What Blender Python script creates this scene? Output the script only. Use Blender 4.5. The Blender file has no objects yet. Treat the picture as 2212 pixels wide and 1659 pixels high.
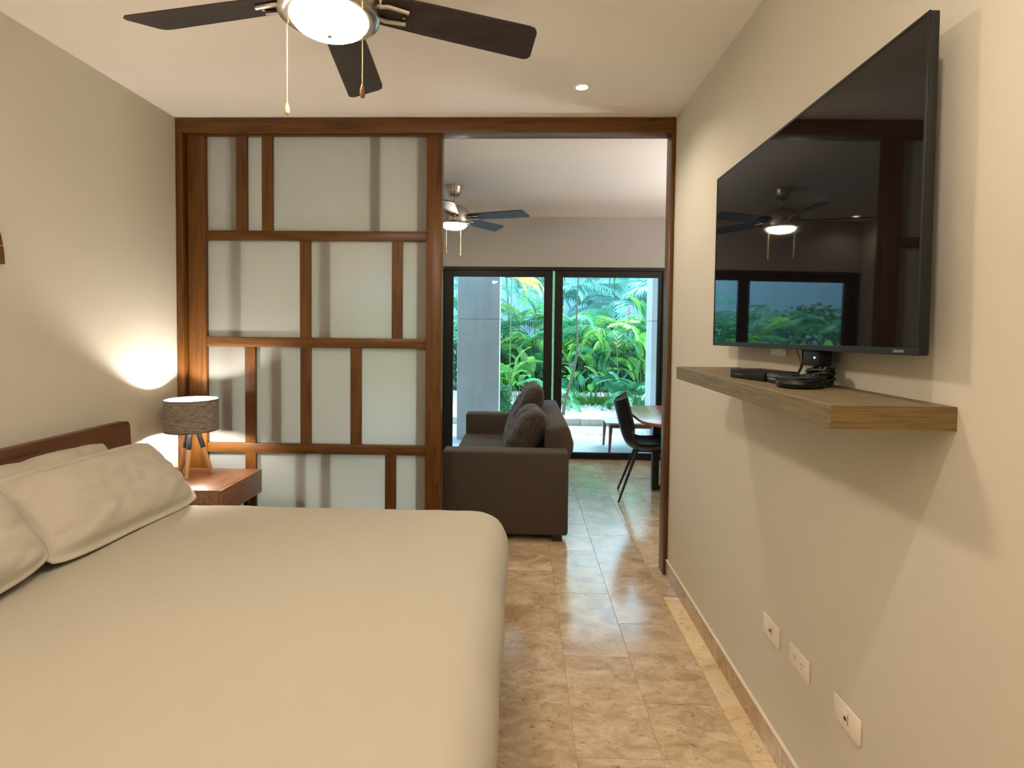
import bpy, bmesh, math, random
from mathutils import Vector, Matrix, noise

sc = bpy.context.scene
PI = math.pi
rnd = random.Random(7)

# ------------------------------------------------------------------ camera
cam_d = bpy.data.cameras.new('camera')
cam = bpy.data.objects.new('camera', cam_d)
sc.collection.objects.link(cam)
sc.camera = cam
RT = Vector((0.99945297, 0.03126131, 0.01079351))
UP = Vector((-0.01184789, 0.03374147, 0.99936037))
FW = Vector((-0.03087712, 0.99894156, -0.03409339))
M4 = Matrix((RT, UP, -FW)).transposed().to_4x4()
M4.translation = Vector((0, 0, 1.5))
cam.matrix_world = M4
cam_d.sensor_fit = 'HORIZONTAL'
cam_d.sensor_width = 36.0
cam_d.lens = 36.0 * 1192.1157 / 2212
cam_d.shift_x = (1106 - 1088.0566) / 2212
cam_d.shift_y = -(829.5 - 748.1866) / 2212
cam_d.clip_start = 0.02
cam_d.clip_end = 200

# ------------------------------------------------------------------ world, exposure, lights
w = bpy.data.worlds.new('overcast_sky')
sc.world = w
w.use_nodes = True
wn = w.node_tree
bgn = wn.nodes['Background']
tc = wn.nodes.new('ShaderNodeTexCoord')
sep = wn.nodes.new('ShaderNodeSeparateXYZ')
ramp = wn.nodes.new('ShaderNodeValToRGB')
wn.links.new(tc.outputs['Generated'], sep.inputs[0])
wn.links.new(sep.outputs['Z'], ramp.inputs[0])
wn.links.new(ramp.outputs[0], bgn.inputs[0])
ramp.color_ramp.elements[0].color = (0.50, 0.82, 1.0, 1)
ramp.color_ramp.elements[1].color = (0.45, 0.72, 1.0, 1)
bgn.inputs[1].default_value = 4.8

sc.view_settings.view_transform = 'Standard'
sc.view_settings.look = 'None'
sc.view_settings.gamma = 1.0
sc.view_settings.exposure = 0.36
sc.view_settings.use_curve_mapping = False
try:
    sc.cycles.use_denoising = True
    sc.cycles.denoiser = 'OPENIMAGEDENOISE'
    sc.cycles.denoising_input_passes = 'RGB_ALBEDO_NORMAL'
    sc.cycles.sample_clamp_indirect = 6.0
    sc.cycles.max_bounces = 9
    sc.cycles.diffuse_bounces = 5
    sc.cycles.transparent_max_bounces = 16
    sc.cycles.caustics_reflective = False
    sc.cycles.caustics_refractive = False
except Exception:
    pass

def light(name, kind, loc, power, color, size=0.05, spot=None, blend=0.3, rot=(0, 0, 0)):
    d = bpy.data.lights.new(name, kind)
    d.energy = power
    d.color = color
    if kind in ('POINT', 'SPOT'):
        d.shadow_soft_size = size
    if kind == 'SPOT':
        d.spot_size = spot
        d.spot_blend = blend
    if kind == 'SUN':
        d.angle = size
    o = bpy.data.objects.new(name, d)
    o.location = loc
    o.rotation_euler = rot
    sc.collection.objects.link(o)
    return o

sun = light('hazy_sun', 'SUN', (2, 9, 12), 5.0, (0.95, 1.0, 0.92), size=0.35, rot=(math.radians(-18), math.radians(22), 0))
WARM = (1.0, 0.85, 0.68)
up = bpy.data.lights.new('ceiling_fill', 'AREA')   # added unseen fill light behind the camera, aimed at the ceiling
up.shape = 'DISK'; up.size = .34; up.energy = 46; up.color = (1.0, .86, .72)
uo = bpy.data.objects.new('ceiling_fill', up); uo.location = (-.6, -.7, 1.65); uo.rotation_euler = (PI, 0, 0)
sc.collection.objects.link(uo)
light('near_bed_fill', 'POINT', (-1.90, 0.42, 1.02), 3, (1.0, .86, .72), size=.05)  # added fill light at the near bed side, no lamp modelled
# ceiling downlights of the bedroom (the second and third sit behind / beside the camera, as their shadows show)
up2 = bpy.data.lights.new('dining_fill', 'AREA')   # added fill for the living room, out of sight round the corner
up2.shape = 'DISK'; up2.size = .34; up2.energy = 38; up2.color = (1.0, .95, .96)
uo2 = bpy.data.objects.new('dining_fill', up2); uo2.location = (2.45, 4.2, 1.5); uo2.rotation_euler = (PI, 0, 0)
sc.collection.objects.link(uo2)
DOWN = [(0.303, 2.935), (0.303, 0.56), (-1.88, 6.05)]
DOWN_W = 46.0
FAN_EMIT = 90.0

# ------------------------------------------------------------------ materials
def mat(name, col, rough=0.6, metal=0.0, spec=0.5, **k):
    m = bpy.data.materials.new(name)
    m.use_nodes = True
    b = m.node_tree.nodes['Principled BSDF']
    b.inputs['Base Color'].default_value = (*col, 1)
    b.inputs['Roughness'].default_value = rough
    b.inputs['Metallic'].default_value = metal
    b.inputs['Specular IOR Level'].default_value = spec
    for a, v in k.items():
        key = a.replace('_', ' ')
        b.inputs[key].default_value = v
    return m

def nt(m):
    return m.node_tree.nodes, m.node_tree.links, m.node_tree.nodes['Principled BSDF']

def noise_node(m, scale, detail=4, vec=None, rough=0.5, stretch=None, dist=0.0, coord='Object'):
    N, L, b = nt(m)
    t = N.new('ShaderNodeTexCoord')
    mp = N.new('ShaderNodeMapping')
    L.new(t.outputs[coord], mp.inputs[0])
    if stretch:
        mp.inputs['Scale'].default_value = stretch
    n = N.new('ShaderNodeTexNoise')
    n.inputs['Scale'].default_value = scale
    n.inputs['Detail'].default_value = detail
    n.inputs['Roughness'].default_value = rough
    n.inputs['Distortion'].default_value = dist
    L.new(mp.outputs[0], n.inputs['Vector'])
    return n, mp

def ramp2(m, fac, stops):
    N, L, b = nt(m)
    r = N.new('ShaderNodeValToRGB')
    e = r.color_ramp.elements
    e[0].position, e[0].color = stops[0][0], (*stops[0][1], 1)
    e[1].position, e[1].color = stops[-1][0], (*stops[-1][1], 1)
    for p, c in stops[1:-1]:
        x = e.new(p)
        x.color = (*c, 1)
    L.new(fac, r.inputs[0])
    return r

def bump(m, fac, strength=0.2, dist=0.002):
    N, L, b = nt(m)
    bp = N.new('ShaderNodeBump')
    bp.inputs['Strength'].default_value = strength
    bp.inputs['Distance'].default_value = dist
    L.new(fac, bp.inputs['Height'])
    L.new(bp.outputs[0], b.inputs['Normal'])
    return bp

def paint(name, col, sc_=60, st=0.15, rough=0.75):
    m = mat(name, col, rough, spec=0.3)
    n, _ = noise_node(m, sc_, 3)
    bump(m, n.outputs[0], st, 0.0015)
    n2, _ = noise_node(m, 1.3, 3)
    c = Vector(col)
    r = ramp2(m, n2.outputs[0], [(0.3, tuple(c * 0.97)), (0.7, tuple(c * 1.02))])
    nt(m)[1].new(r.outputs[0], nt(m)[2].inputs['Base Color'])
    return m

def wood(name, c1, c2, axis='z', rough=0.42, scale=9, spec=0.4, coat=0.0, ratio=14.0):
    m = mat(name, c1, rough, spec=spec)
    s = [ratio, ratio, ratio]
    s['xyz'.index(axis)] = 1.0
    n, mp = noise_node(m, scale / 3.0, 6, stretch=s, rough=0.62, dist=0.4)
    r = ramp2(m, n.outputs[0], [(0.32, c2), (0.52, c1), (0.72, tuple(Vector(c1) * 1.18))])
    N, L, b = nt(m)
    oi = N.new('ShaderNodeObjectInfo')
    L.new(oi.outputs['Random'], mp.inputs['Location'])
    mx = N.new('ShaderNodeMapRange')
    mx.inputs['To Min'].default_value = 0.9
    mx.inputs['To Max'].default_value = 1.08
    L.new(oi.outputs['Random'], mx.inputs[0])
    hs = N.new('ShaderNodeHueSaturation')
    L.new(mx.outputs[0], hs.inputs['Value'])
    L.new(r.outputs[0], hs.inputs['Color'])
    L.new(hs.outputs[0], b.inputs['Base Color'])
    bump(m, n.outputs[0], 0.12, 0.001)
    b.inputs['Coat Weight'].default_value = coat
    return m

def fabric(name, c1, c2, scale=160, st=0.35, rough=0.95, stretch=(1, 1, 1), sheen=0.2):
    m = mat(name, c1, rough, spec=0.15)
    n, _ = noise_node(m, scale, 3, stretch=stretch)
    r = ramp2(m, n.outputs[0], [(0.35, c2), (0.65, c1)])
    N, L, b = nt(m)
    L.new(r.outputs[0], b.inputs['Base Color'])
    b.inputs['Sheen Weight'].default_value = sheen
    bump(m, n.outputs[0], st, 0.001)
    return m

M = {}
M['wall'] = paint('wall_paint', (0.61, 0.575, 0.485))
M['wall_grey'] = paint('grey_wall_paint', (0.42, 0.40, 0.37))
M['ceiling'] = paint('ceiling_paint', (0.92, 0.86, 0.79), 40, 0.2)
D1, D2 = (0.112, 0.042, 0.005), (0.052, 0.017, 0.002)
for ax in 'xyz':
    M['door_' + ax] = wood('door_wood_' + ax, D1, D2, ax, 0.38)
M['head'] = wood('headboard_wood', (0.125, 0.048, 0.020), (0.06, 0.021, 0.008), 'y', 0.45)
M['night'] = wood('nightstand_wood', (0.20, 0.088, 0.040), (0.095, 0.038, 0.017), 'y', 0.35, scale=14)
M['shelf'] = wood('shelf_wood', (0.165, 0.125, 0.070), (0.095, 0.07, 0.038), 'y', 0.55, scale=26, ratio=22)
M['shelf_x'] = wood('shelf_wood_end', (0.165, 0.11, 0.040), (0.095, 0.06, 0.02), 'x', 0.55, scale=26, ratio=22)
M['table'] = wood('table_wood', (0.33, 0.12, 0.055), (0.17, 0.055, 0.025), 'y', 0.22)
M['teak'] = wood('teak', (0.24, 0.10, 0.06), (0.12, 0.045, 0.025), 'z', 0.5)
M['pale_wood'] = wood('beech', (0.62, 0.38, 0.19), (0.45, 0.25, 0.11), 'z', 0.45)
M['bed_cloth'] = fabric('bed_cotton', (0.44, 0.405, 0.325), (0.415, 0.38, 0.305), 220, 0.12, sheen=0.1)
M['pillow'] = fabric('pillow_cotton', (0.50, 0.455, 0.375), (0.46, 0.42, 0.345), 220, 0.15, sheen=0.1)
M['sofa'] = fabric('sofa_cloth', (0.085, 0.066, 0.050), (0.046, 0.036, 0.028), 260, 0.4, sheen=0.06)
M['sofa_pillow'] = fabric('velvet_cloth', (0.062, 0.050, 0.038), (0.034, 0.027, 0.021), 70, 0.4, sheen=0.12)
M['black'] = mat('black_metal', (0.012, 0.011, 0.010), 0.4)
M['frame'] = mat('anodised_frame', (0.010, 0.009, 0.008), 0.5, spec=0.3)
M['chair'] = mat('chair_shell', (0.014, 0.014, 0.016), 0.42)
M['steel'] = mat('brushed_steel', (0.62, 0.56, 0.50), 0.24, 1.0)
M['blade'] = wood('blade_wood', (0.040, 0.028, 0.024), (0.020, 0.014, 0.012), 'x', 0.4)
M['blade2'] = mat('blue_grey_blade', (0.032, 0.042, 0.065), 0.5)
M['chain'] = mat('brass_chain', (0.85, 0.66, 0.35), 0.3, 0.8)
M['plastic'] = mat('ivory_plastic', (0.80, 0.74, 0.62), 0.35)
M['slot'] = mat('dark_slot', (0.03, 0.025, 0.02), 0.6)
M['tvbody'] = mat('tv_plastic', (0.006, 0.006, 0.006), 0.5, spec=0.35)
M['screen'] = mat('tv_screen', (0.006, 0.004, 0.005), 0.025, spec=0.42)
M['gloss_black'] = mat('gloss_black', (0.006, 0.006, 0.006), 0.3, spec=0.4)
M['print'] = mat('grey_print', (0.18, 0.18, 0.18), 0.5)
M['ring'] = mat('lamp_black', (0.01, 0.009, 0.01), 0.45)
M['trimwhite'] = mat('downlight_white', (0.85, 0.82, 0.78), 0.5)

def emit(name, col, s):
    m = bpy.data.materials.new(name)
    m.use_nodes = True
    b = m.node_tree.nodes['Principled BSDF']
    b.inputs['Base Color'].default_value = (0.8, 0.8, 0.8, 1)
    b.inputs['Emission Color'].default_value = (*col, 1)
    b.inputs['Emission Strength'].default_value = s
    return m
M['bowl'] = emit('lit_glass_bowl', (1.0, 0.86, 0.68), FAN_EMIT)
M['led_disc'] = emit('lit_downlight', (1.0, 0.85, 0.65), 12)
M['bulb'] = emit('lamp_bulb', (1.0, 0.90, 0.80), 1150)
M['led'] = emit('green_led', (0.5, 1.0, 0.8), 4)

# frosted glass
def frosted():
    m = bpy.data.materials.new('frosted_glass')
    m.use_nodes = True
    N, L = m.node_tree.nodes, m.node_tree.links
    b = N['Principled BSDF']
    b.inputs['Base Color'].default_value = (0.93, 0.93, 0.89, 1)
    b.inputs['Transmission Weight'].default_value = 0.64
    b.inputs['Roughness'].default_value = 0.38
    b.inputs['IOR'].default_value = 1.25
    b.inputs['Coat Weight'].default_value = 0.18
    b.inputs['Coat Roughness'].default_value = 0.02
    tr = N.new('ShaderNodeBsdfTranslucent')
    tr.inputs[0].default_value = (0.95, 0.95, 0.90, 1)
    mx = N.new('ShaderNodeMixShader')
    mx.inputs[0].default_value = 0.52
    L.new(b.outputs[0], mx.inputs[1])
    L.new(tr.outputs[0], mx.inputs[2])
    L.new(mx.outputs[0], N['Material Output'].inputs[0])
    return m
M['frost'] = frosted()

def clear_glass():
    m = bpy.data.materials.new('clear_glass')
    m.use_nodes = True
    N, L = m.node_tree.nodes, m.node_tree.links
    N.remove(N['Principled BSDF'])
    t = N.new('ShaderNodeBsdfTransparent')
    t.inputs[0].default_value = (0.93, 0.97, 0.96, 1)
    g = N.new('ShaderNodeBsdfGlossy')
    g.inputs['Roughness'].default_value = 0.0
    f = N.new('ShaderNodeFresnel')
    f.inputs[0].default_value = 1.3
    mx = N.new('ShaderNodeMixShader')
    L.new(f.outputs[0], mx.inputs[0])
    L.new(t.outputs[0], mx.inputs[1])
    L.new(g.outputs[0], mx.inputs[2])
    L.new(mx.outputs[0], N['Material Output'].inputs[0])
    return m
M['glass'] = clear_glass()

def shade_mat():
    m = fabric('lampshade_linen', (0.46, 0.40, 0.34), (0.20, 0.17, 0.14), 32, 0.3, stretch=(1, 1, 9))
    N, L, b = nt(m)
    tr = N.new('ShaderNodeBsdfTranslucent')
    r = [n for n in N if n.type == 'VALTORGB'][0]
    L.new(r.outputs[0], tr.inputs[0])
    mx = N.new('ShaderNodeMixShader')
    mx.inputs[0].default_value = 0.35
    L.new(b.outputs[0], mx.inputs[1])
    L.new(tr.outputs[0], mx.inputs[2])
    L.new(mx.outputs[0], N['Material Output'].inputs[0])
    return m
M['shade'] = shade_mat()
M['shade_in'] = mat('shade_lining', (0.9, 0.88, 0.82), 0.8)

def travertine(name, a, b_, c):
    m = mat(name, a, 0.13, spec=0.55)
    N, L, b = nt(m)
    oi = N.new('ShaderNodeObjectInfo')
    n1, mp1 = noise_node(m, 5.0, 7, stretch=(1.0, 1.7, 1), rough=0.65, dist=0.8)
    n2, mp2 = noise_node(m, 34, 5, stretch=(0.8, 1.5, 1), rough=0.62, dist=1.4)
    mul = N.new('ShaderNodeMath'); mul.operation = 'MULTIPLY'; mul.inputs[1].default_value = 37.0
    L.new(oi.outputs['Random'], mul.inputs[0])
    L.new(mul.outputs[0], mp1.inputs['Location'])
    L.new(mul.outputs[0], mp2.inputs['Location'])
    r1 = ramp2(m, n1.outputs[0], [(0.36, c), (0.48, a), (0.62, b_)])
    r2 = ramp2(m, n2.outputs[0], [(0.30, (0.32, 0.20, 0.11)), (0.40, (0.88, 0.84, 0.78)), (0.62, (1, 1, 1))])
    mx = N.new('ShaderNodeMix'); mx.data_type = 'RGBA'; mx.blend_type = 'MULTIPLY'
    mx.inputs['Factor'].default_value = 0.85
    L.new(r1.outputs[0], mx.inputs['A']); L.new(r2.outputs[0], mx.inputs['B'])
    mr = N.new('ShaderNodeMapRange'); mr.inputs['To Min'].default_value = 0.90; mr.inputs['To Max'].default_value = 1.08
    L.new(oi.outputs['Random'], mr.inputs[0])
    hs = N.new('ShaderNodeHueSaturation')
    L.new(mx.outputs['Result'], hs.inputs['Color']); L.new(mr.outputs[0], hs.inputs['Value'])
    L.new(hs.outputs[0], b.inputs['Base Color'])
    n3, _ = noise_node(m, 7, 3)
    bump(m, n3.outputs[0], 0.10, 0.004)
    rr = N.new('ShaderNodeMapRange'); rr.inputs['To Min'].default_value = 0.09; rr.inputs['To Max'].default_value = 0.24
    L.new(n2.outputs[0], rr.inputs[0]); L.new(rr.outputs[0], b.inputs['Roughness'])
    return m
M['tile'] = travertine('travertine', (0.51, 0.385, 0.25), (0.61, 0.485, 0.345), (0.40, 0.275, 0.16))
M['tile_pale'] = travertine('travertine_pale', (0.74, 0.58, 0.36), (0.80, 0.66, 0.44), (0.62, 0.45, 0.27))
M['tile_base'] = travertine('travertine_skirting', (0.46, 0.33, 0.20), (0.52, 0.39, 0.24), (0.34, 0.24, 0.14))
M['grout'] = mat('grout', (0.52, 0.37, 0.25), 0.5)
M['cement'] = paint('pale_cement_lip', (0.70, 0.62, 0.50), 90, 0.2)

def rough_stone(name, c1, c2, scale=3, rough=0.85, bs=0.4):
    m = mat(name, c1, rough, spec=0.3)
    n, _ = noise_node(m, scale, 8, rough=0.65)
    r = ramp2(m, n.outputs[0], [(0.3, c2), (0.7, c1)])
    N, L, b = nt(m)
    L.new(r.outputs[0], b.inputs['Base Color'])
    n2, _ = noise_node(m, scale * 12, 4)
    bump(m, n2.outputs[0], bs, 0.003)
    return m
M['concrete'] = rough_stone('concrete', (0.50, 0.51, 0.53), (0.41, 0.42, 0.44), 2.5)
M['patio'] = rough_stone('patio_slab', (0.36, 0.375, 0.39), (0.28, 0.295, 0.31), 2, 0.5, 0.2)
M['kerb'] = rough_stone('kerb_stone', (0.52, 0.46, 0.38), (0.30, 0.26, 0.20), 9)
M['gravel'] = rough_stone('white_pebble', (0.95, 0.93, 0.90), (0.72, 0.70, 0.68), 8)
M['gravel_bed'] = rough_stone('gravel_bed', (0.80, 0.79, 0.77), (0.45, 0.44, 0.42), 60)
M['soil'] = rough_stone('soil', (0.10, 0.09, 0.05), (0.05, 0.045, 0.03), 8)
M['gardenwall'] = rough_stone('garden_wall', (0.36, 0.50, 0.56), (0.30, 0.43, 0.50), 1.2)  # blue of the hazy sky put into the wall colour
M['whitetop'] = mat('white_laminate', (0.75, 0.76, 0.78), 0.2)

def leafmat(name, c1, c2, rough=0.4, tr=0.35, scale=3):
    m = mat(name, c1, rough, spec=0.4)
    N, L, b = nt(m)
    n, _ = noise_node(m, scale, 3)
    r = ramp2(m, n.outputs[0], [(0.35, c2), (0.65, c1)])
    oi = N.new('ShaderNodeObjectInfo')
    mr = N.new('ShaderNodeMapRange'); mr.inputs['To Min'].default_value = 0.75; mr.inputs['To Max'].default_value = 1.2
    L.new(oi.outputs['Random'], mr.inputs[0])
    hs = N.new('ShaderNodeHueSaturation')
    L.new(r.outputs[0], hs.inputs['Color']); L.new(mr.outputs[0], hs.inputs['Value'])
    L.new(hs.outputs[0], b.inputs['Base Color'])
    t = N.new('ShaderNodeBsdfTranslucent'); L.new(hs.outputs[0], t.inputs[0])
    mx = N.new('ShaderNodeMixShader'); mx.inputs[0].default_value = tr
    L.new(b.outputs[0], mx.inputs[1]); L.new(t.outputs[0], mx.inputs[2])
    L.new(mx.outputs[0], N['Material Output'].inputs[0])
    return m
M['palm'] = leafmat('palm_leaf', (0.10, 0.40, 0.17), (0.04, 0.22, 0.12))
M['palm_lime'] = leafmat('palm_leaf_lime', (0.30, 0.62, 0.10), (0.14, 0.42, 0.07))
M['palm_haze'] = leafmat('palm_leaf_haze', (0.20, 0.50, 0.42), (0.13, 0.38, 0.36))  # pale haze of distance mixed into the leaf colour
M['palm_dry'] = leafmat('palm_leaf_dry', (0.75, 0.62, 0.22), (0.55, 0.40, 0.15))
M['broad'] = leafmat('broad_leaf', (0.22, 0.58, 0.12), (0.10, 0.36, 0.08), 0.3, scale=6)
M['broad_dark'] = leafmat('broad_leaf_dark', (0.06, 0.30, 0.14), (0.03, 0.16, 0.09), 0.25, scale=6)
M['broad_pale'] = leafmat('broad_leaf_pale', (0.42, 0.66, 0.22), (0.18, 0.45, 0.12), 0.35, scale=18)
M['hedge'] = leafmat('hedge_leaf', (0.07, 0.26, 0.09), (0.03, 0.13, 0.05), 0.5)
M['grass'] = leafmat('grass_blade', (0.25, 0.55, 0.10), (0.16, 0.40, 0.08), 0.6)
M['stem'] = rough_stone('green_stem', (0.16, 0.26, 0.10), (0.09, 0.15, 0.06), 20)
M['bark'] = rough_stone('bark', (0.16, 0.15, 0.10), (0.08, 0.08, 0.05), 20)
M['bract'] = mat('pink_bract', (0.75, 0.05, 0.22), 0.45)
M['orange_bract'] = mat('orange_bract', (0.85, 0.40, 0.15), 0.45)

# ------------------------------------------------------------------ mesh helpers
C = sc.collection.objects
def tag(o, label=None, cat=None, group=None, kind=None):
    if label: o['label'] = label
    if cat: o['category'] = cat
    if group: o['group'] = group
    if kind: o['kind'] = kind
    return o
def empty(name, loc=(0, 0, 0), **k):
    o = bpy.data.objects.new(name, None)
    o.location = loc
    o.empty_display_size = 0.05
    C.link(o)
    return tag(o, **k)
def wloc(o):
    v = Vector((0, 0, 0))
    while o is not None:
        v += o.location
        o = o.parent
    return v
class MB:
    """collects faces in world coordinates; build() links them as one object"""
    def __init__(s):
        s.v, s.f = [], []
    def add(s, vs, fs):
        n = len(s.v)
        s.v += [tuple(x) for x in vs]
        s.f += [tuple(i + n for i in f) for f in fs]
        return s
    def bm(s, bm_):
        bm_.verts.ensure_lookup_table()
        vs = [v.co.copy() for v in bm_.verts]
        for i, v in enumerate(bm_.verts): v.index = i
        fs = [[v.index for v in f.verts] for f in bm_.faces]
        bm_.free()
        return s.add(vs, fs)
    def box(s, x0, x1, y0, y1, z0, z1, bev=0.0, seg=2, mtx=None):
        b = bmesh.new()
        bmesh.ops.create_cube(b, size=1)
        bmesh.ops.scale(b, vec=(x1 - x0, y1 - y0, z1 - z0), verts=b.verts)
        if bev > 0:
            bmesh.ops.bevel(b, geom=b.edges[:], offset=bev, segments=seg, profile=0.5, affect='EDGES')
        if mtx is not None:
            bmesh.ops.transform(b, matrix=mtx, verts=b.verts)
        bmesh.ops.translate(b, vec=((x0 + x1) / 2, (y0 + y1) / 2, (z0 + z1) / 2), verts=b.verts)
        return s.bm(b)
    def lathe(s, prof, c, n=40, cap=True):
        vs, fs = [], []
        for r, z in prof:
            for i in range(n):
                a = 2 * PI * i / n
                vs.append((c[0] + r * math.cos(a), c[1] + r * math.sin(a), c[2] + z))
        for j in range(len(prof) - 1):
            for i in range(n):
                k = (i + 1) % n
                fs.append((j * n + i, j * n + k, (j + 1) * n + k, (j + 1) * n + i))
        if cap:
            fs.append(tuple(reversed(range(n))))
            fs.append(tuple((len(prof) - 1) * n + i for i in range(n)))
        return s.add(vs, fs)
    def tube(s, pts, r, n=10, cap=True):
        pts = [Vector(p) for p in pts]
        rs = r if isinstance(r, (list, tuple)) else [r] * len(pts)
        vs, fs = [], []
        u = None
        for i, p in enumerate(pts):
            d = (pts[min(i + 1, len(pts) - 1)] - pts[max(i - 1, 0)]).normalized()
            if u is None:
                u = d.orthogonal().normalized()
            else:
                u = (u - d * u.dot(d)).normalized()
            v = d.cross(u)
            for k in range(n):
                a = 2 * PI * k / n
                vs.append(p + (u * math.cos(a) + v * math.sin(a)) * rs[i])
        for i in range(len(pts) - 1):
            for k in range(n):
                m_ = (k + 1) % n
                fs.append((i * n + k, i * n + m_, (i + 1) * n + m_, (i + 1) * n + k))
        if cap:
            fs.append(tuple(reversed(range(n))))
            fs.append(tuple((len(pts) - 1) * n + i for i in range(n)))
        return s.add(vs, fs)
    def prism(s, pts, z0, z1, bev=0.0):
        b = bmesh.new()
        vs = [b.verts.new((x, y, z0)) for x, y in pts]
        f = b.faces.new(vs)
        e = bmesh.ops.extrude_face_region(b, geom=[f])
        bmesh.ops.translate(b, vec=(0, 0, z1 - z0), verts=[g for g in e['geom'] if isinstance(g, bmesh.types.BMVert)])
        bmesh.ops.recalc_face_normals(b, faces=b.faces)
        if bev:
            ed = [x for x in b.edges if abs(x.verts[0].co.z - x.verts[1].co.z) < 1e-6]
            bmesh.ops.bevel(b, geom=ed, offset=bev, segments=2, affect='EDGES', profile=0.5)
        return s.bm(b)
    def mesh(s, name, m, off=(0, 0, 0), smooth=False):
        me = bpy.data.meshes.new(name)
        o = Vector(off)
        me.from_pydata([tuple(Vector(v) - o) for v in s.v], [], s.f)
        me.update()
        b = bmesh.new(); b.from_mesh(me)
        bmesh.ops.recalc_face_normals(b, faces=b.faces)
        b.to_mesh(me); b.free()
        if smooth:
            me.polygons.foreach_set('use_smooth', [True] * len(me.polygons))
            if smooth != 'all':
                me.set_sharp_from_angle(angle=math.radians(38))
        me.materials.append(m)
        return me
    def build(s, name, m, parent=None, smooth=True, at=None, **k):
        off = wloc(parent) if parent is not None else Vector((0, 0, 0))
        loc = Vector(at) if at is not None else off
        me = s.mesh(name, m, loc, smooth)
        o = bpy.data.objects.new(name, me)
        if parent is not None:
            o.parent = parent
        o.location = loc - off
        C.link(o)
        return tag(o, **k)
def dup(o, parent=None):
    c = o.copy()
    C.link(c)
    c.parent = parent
    for ch in list(o.children):
        dup(ch, c)
    return c
def spline(P, n=24):
    P = [Vector(p) for p in P]
    Q = [P[0] * 2 - P[1]] + P + [P[-1] * 2 - P[-2]]
    out = []
    for i in range(1, len(Q) - 2):
        a, b, c, d = Q[i - 1:i + 3]
        for k in range(n):
            t = k / n
            out.append(0.5 * ((2 * b) + (c - a) * t + (2 * a - 5 * b + 4 * c - d) * t * t + (3 * b - a - 3 * c + d) * t ** 3))
    out.append(P[-1])
    return out

# ------------------------------------------------------------------ room shell
XL, XR, CZ = -2.128, 0.909, 2.761
YP, YW = 3.349, 6.32
XR2 = 2.9
def struct(name, boxes, m, parent=None, smooth=False):
    b = MB()
    for q in boxes: b.box(*q)
    return b.build(name, m, parent, smooth, kind='structure')

wall_left = struct('wall_left', [(XL - .12, XL, -1.7, YW + .16, -0.1, CZ)], M['wall'])
wall_right = struct('wall_right', [(XR, XR + .12, -1.7, 3.462, -0.1, CZ)], M['wall'])
struct('wall_back', [(XL - .12, XR + .12, -1.82, -1.7, -0.1, CZ)], M['wall'])
struct('wall_dining', [(XR + .12, XR2 + .12, 3.34, 3.462, -0.1, CZ)], M['wall'])
struct('wall_dining_right', [(XR2, XR2 + .12, 3.462, YW + .16, -0.1, CZ)], M['wall'])
struct('wall_garden', [(XL, XR2, YW, YW + .16, 2.192, CZ), (1.615, XR2, YW, YW + .16, -.1, 2.192)], M['wall_grey'])
struct('ceiling', [(XL - .12, XR2 + .12, -1.82, YW + .16, CZ, CZ + .12)], M['ceiling'])

# floor: slab of grout and the travertine tiles laid on it
floor = struct('floor', [(XL - .12, XR2 + .12, -1.82, YW + .02, -0.1, -0.0025)], M['grout'])
tile_cache = {}
def tile(x0, x1, y0, y1, m='tile'):
    g = 0.0007
    key = (round(x1 - x0, 3), round(y1 - y0, 3), m)
    if key not in tile_cache:
        hx, hy = (x1 - x0) / 2 - g, (y1 - y0) / 2 - g
        tile_cache[key] = MB().box(-hx, hx, -hy, hy, -0.0025, 0.0, 0.0009, 1).mesh('tile', M[m])
    o = bpy.data.objects.new('tile', tile_cache[key])
    o.parent = floor
    o.location = ((x0 + x1) / 2, (y0 + y1) / 2, 0.0003 * 0)
    C.link(o)
TW, TL = 0.301, 0.60
offs = {0: 2.49, 1: 2.78, -1: 2.77, 2: 2.62}
for i in range(-8, 9):
    x0 = 0.513 + (i - 1) * TW
    x1 = x0 + TW
    oy = offs.get(i, 2.5 + 0.3 * (i % 2) + 0.07 * ((i * 5) % 3))
    k = int(math.floor((-1.7 - oy) / TL))
    while oy + k * TL < YW:
        y0, y1 = oy + k * TL, oy + (k + 1) * TL
        k += 1
        ax0, ax1 = max(x0, XL), min(x1, XR2)
        if ax1 - ax0 < 0.03: continue
        segs = []
        if ax0 >= 0.80:
            if y1 > 3.462: segs.append((max(y0, 3.462), min(y1, YW), ax0, ax1))
        else:
            segs.append((max(y0, -1.7), min(y1, YW), ax0, ax1))
        for a, b_, u, v in segs:
            if b_ - a > 0.02: tile(u, v, a, b_)
y = -1.7
while y < 3.07:
    y2 = min(y + 0.6, 3.07)
    tile(0.814, XR, y, y2, 'tile_pale'); y = y2
tile(0.814, XR, 3.07, 3.462, 'tile')

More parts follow.
